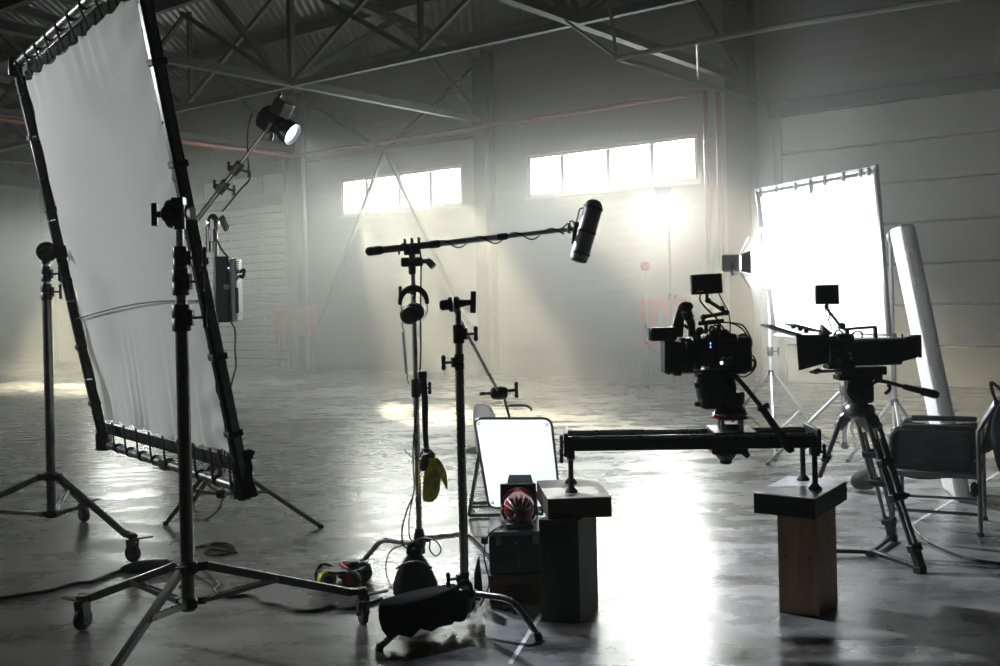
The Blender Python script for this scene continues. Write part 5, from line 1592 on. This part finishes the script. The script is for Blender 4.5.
# equipment bag under the frame
eb = MB(); g_ = G(864, 491)
def bag2(a, k):
    th = 2 * PI * k; r = math.sin(PI * a) ** .45
    return g_ + V((.10 * r * math.cos(th) * (1.2 - .3 * (1 - a)) + .02 * (1 - a), .09 * r * math.sin(th), .005 + .16 * (1 - a)))
eb.grid(bag2, 12, 18); eb.build('x', M['canvas']).name = 'soft_bag'
tag(bpy.data.objects['soft_bag'], 'grey soft bag on the floor behind the tripod legs', 'bag')

# lamp lighting the bounce: barn-door lamp on its own stand
lc2 = V((P(740, 263, 9.2).x, 9.2, P(740, 263, 9.2).z))
tgt = lc2 + V((.72, -.12, .0))
ls_ = V((lc2.x - .10, lc2.y - .02, 0))
aim2 = (tgt - lc2).normalized(); s2_ = aim2.cross(V((0, 0, 1))).normalized(); u2 = s2_.cross(aim2)
bl = thing('barn_door_lamp', 'bright barn door lamp aimed at the left side of the bounce frame', 'film lamp', lc2)
R2 = rotm(s2_, u2, aim2)
MB().box(lc2 - aim2 * .08, (.15, .15, .16), R2).build('housing', M['silver_paint'], bl, bevel=.02)
MB().box(lc2 + aim2 * .004, (.12, .12, .006), R2).build('lamp_face', M['led_lit'], bl)
for sg_, ax_ in ((1, 's'), (-1, 's'), (1, 'u'), (-1, 'u')):
    e1, e2 = (s2_, u2) if ax_ == 's' else (u2, s2_)
    p0 = lc2 + e1 * sg_ * .08 + aim2 * .002
    q_ = [p0 - e2 * .075, p0 + e2 * .075, p0 + e2 * .10 + e1 * sg_ * .14 + aim2 * .075, p0 - e2 * .10 + e1 * sg_ * .14 + aim2 * .075]
    MB().hexa(q_, [p + e1 * sg_ * .004 for p in q_]).build('barn_door', M['silver_paint'], bl)
MB().tube(catmull([lc2 + s2_ * .09 - aim2 * .07, lc2 + s2_ * .09 - u2 * .10 - aim2 * .07, lc2 - s2_ * .09 - u2 * .10 - aim2 * .07, lc2 - s2_ * .09 - aim2 * .07], 4), .009, 8).build('yoke', M['dark_steel'], bl)
MB().cyl(V((fl.x, fl.y, 1.70)), lc2 - u2 * .10 - aim2 * .07, .010, .010, 10).build('extension_arm', M['silver_paint'], fst)
light('barn_door_lamp_light', 'SPOT', lc2 + aim2 * .03, 480, bl, tgt, spot_size=math.radians(176), spot_blend=.2, shadow_soft_size=.06, color=(.93, .97, 1))

simple_stand('stand under the round lamp on the far left', ((kl_ - ak * .1).x, (kl_ - ak * .1).y), kl_.z - .21, .6, .3, .016, 'silver_paint', None, False, .8)
# ------------------------------------------------------------------ far backlight on its stand
fb = V((P(668, 200, 15.5).x, 15.5, 0))
kl = P(663, 204, 15.4)
simple_stand('thin far stand holding the glaring backlight under the right window', (fb.x, fb.y), kl.z - .12, .55, .6, .016, 'silver_paint', 'far light stands', False, .8)
bkl = thing('backlight', 'glaring round backlight on a far stand below the right window', 'spotlight', kl)
aim3 = (V((.9, 5.0, .0)) - kl).normalized()
MB().lathe(kl - aim3 * .25, aim3, [(.06, 0), (.10, .02), (.11, .16), (.13, .20), (.14, .27), (.13, .27), (.12, .2)], 24, False).build('housing', M['dark_steel'], bkl)
MB().lathe(kl - aim3 * .01, aim3, [(.001, .012), (.06, .01), (.12, 0)], 24, False).build('lens', M['lens_lit_hot'], bkl)
s3 = aim3.cross(V((0, 0, 1))).normalized(); u3 = s3.cross(aim3)
MB().tube(catmull([kl + s3 * .15 - aim3 * .1, kl + s3 * .15 - u3 * .16 - aim3 * .1, kl - s3 * .15 - u3 * .16 - aim3 * .1, kl - s3 * .15 - aim3 * .1], 4), .014, 8).build('yoke', M['dark_steel'], bkl)
q_ = [kl + u3 * .13 - s3 * .10, kl + u3 * .13 + s3 * .10, kl + u3 * .26 + s3 * .13 + aim3 * .10, kl + u3 * .26 - s3 * .13 + aim3 * .10]
MB().hexa(q_, [p + u3 * .006 for p in q_]).build('barn_door', M['silver_paint'], bkl)
light('backlight_lamp', 'SPOT', kl + aim3 * .04, 620, bkl, kl + aim3 * 5, spot_size=math.radians(62), spot_blend=.7, shadow_soft_size=.09, color=(.97, .98, 1))
f2_ = V((P(645, 266, 15.8).x, 15.8, 0))
simple_stand('second thin far stand with a small red light, left of the backlight stand', (f2_.x, f2_.y), P(645, 266, 15.8).z - .06, .5, .1, .012, 'silver_paint', 'far light stands', False, .8)
rlm = thing('small_red_light', 'small red housing on top of the second far stand', 'lamp', P(645, 266, 15.8))
MB().lathe(P(645, 266, 15.8) - V((0, .06, 0)), (0, 1, 0), [(.05, 0), (.07, .02), (.07, .12), (.05, .14)], 16).build('housing', M['red'], rlm)
MB().cyl(P(645, 266, 15.8) - V((0, 0, .08)), P(645, 266, 15.8) - V((0, 0, .05)), .02, .02, 10).build('spigot', M['silver_paint'], rlm)

# ------------------------------------------------------------------ cables and tape on the floor
def cable(lb, pts, r=.008, m='cable', nm='power_cable'):
    p = [G(*q) + V((0, 0, r)) for q in pts]
    return tag(MB().tube(catmull(p, 8), r, 8).build(nm, M[m]), lb, 'cable')
cable('black cable running from the left edge to the nearest roller stand', [(-12, 602), (18, 597), (50, 592), (75, 585), (92, 583), (112, 575), (130, 570), (148, 566), (168, 562)], .009)
cable('black cable winding from behind the nearest roller stand to the right', [(192, 560), (205, 572), (218, 585), (214, 592), (226, 598), (245, 597), (256, 599), (262, 604), (280, 607), (296, 612), (316, 612), (332, 608), (349, 610), (366, 606), (382, 600)], .008)
cable('coiled cable lying behind the nearest roller stand', [(196, 548), (210, 545), (226, 547), (237, 553), (226, 552), (212, 550), (205, 553), (218, 556), (236, 552), (229, 545), (214, 544), (202, 548)], .006)
cable('short cable with kinks behind the roller stand pole', [(180, 588), (190, 576), (199, 578), (208, 583), (214, 588)], .006)
cable('black cable curving from the tripod foot to the right edge', [(911, 524), (917, 533), (926, 541), (940, 549), (958, 557), (978, 562), (1012, 566)], .008)
mt_ = G(145, 571)
b = MB()
def mat_(a, k): 
    th = 2 * PI * k; r = .17 * (1 - (1 - a) ** 2) ** .5 if a > 0 else 0
    return mt_ + V((.03 + r * 1.1 * math.cos(th), .03 + r * .6 * math.sin(th), .05 * (1 - a) + .002))
b.grid(mat_, 8, 22)
tag(b.build('black_pouch', M['fabric_black']), 'flat black pouch on the floor behind the nearest roller stand', 'pouch')
def tape(lb, a, c, w=.025):
    a, c = G(*a), G(*c); d = (c - a).normalized(); s = V((-d.y, d.x, 0)) * w / 2
    return tag(MB().hexa([a - s, a + s, c + s, c - s], [p + V((0, 0, .0015)) for p in (a - s, a + s, c + s, c - s)]).build('floor_tape', M['tape'], smooth=False), lb, 'tape', 'tape marks on the floor')
tape('short white tape mark in front of the left pedestal', (510, 664), (541, 614), .02)
tape('thin white tape line under the folding armchair', (911, 525), (1003, 470), .02)
# ------------------------------------------------------------------ light and view
wd = bpy.data.worlds.new('overcast_sky')
sc.world = wd
wd.use_nodes = True
nt = wd.node_tree
bg = nt.nodes['Background']
# bright overcast sky above, darker ground below the horizon
wtc = nt.nodes.new('ShaderNodeTexCoord')
wsx = nt.nodes.new('ShaderNodeSeparateXYZ')
wrp = nt.nodes.new('ShaderNodeValToRGB')
wrp.color_ramp.elements[0].position = 0.47
wrp.color_ramp.elements[1].position = 0.53
wrp.color_ramp.elements[0].color = (0.10, 0.10, 0.095, 1)
wrp.color_ramp.elements[1].color = (1.0, 0.985, 0.94, 1)
wmr = nt.nodes.new('ShaderNodeMapRange')
wmr.inputs['From Min'].default_value = -1
nt.links.new(wtc.outputs['Generated'], wsx.inputs[0])
nt.links.new(wsx.outputs['Z'], wmr.inputs['Value'])
nt.links.new(wmr.outputs['Result'], wrp.inputs['Fac'])
nt.links.new(wrp.outputs['Color'], bg.inputs['Color'])
bg.inputs['Strength'].default_value = 4.0
sd = V((2.06, -9.45, -3.9))
sun = light('sun', 'SUN', (-10, 40, 20), 66.0, target=V((-10, 40, 20)) + sd, angle=math.radians(5), color=(1.0, 0.87, 0.62))

vw = sc.view_settings
vw.view_transform = 'Standard'
vw.look = 'None'
vw.exposure = 0.0
vw.gamma = 1.0
vw.use_curve_mapping = False
cy = sc.cycles
cy.max_bounces = 8
cy.diffuse_bounces = 3
cy.glossy_bounces = 3
cy.transmission_bounces = 3
cy.transparent_max_bounces = 12
cy.volume_bounces = 1
cy.volume_step_rate = 0.3
cy.volume_max_steps = 64
cy.sample_clamp_indirect = 6
cy.caustics_reflective = False
cy.caustics_refractive = False
cy.use_light_tree = False
cy.use_denoising = True
cy.denoiser = 'OPENIMAGEDENOISE'
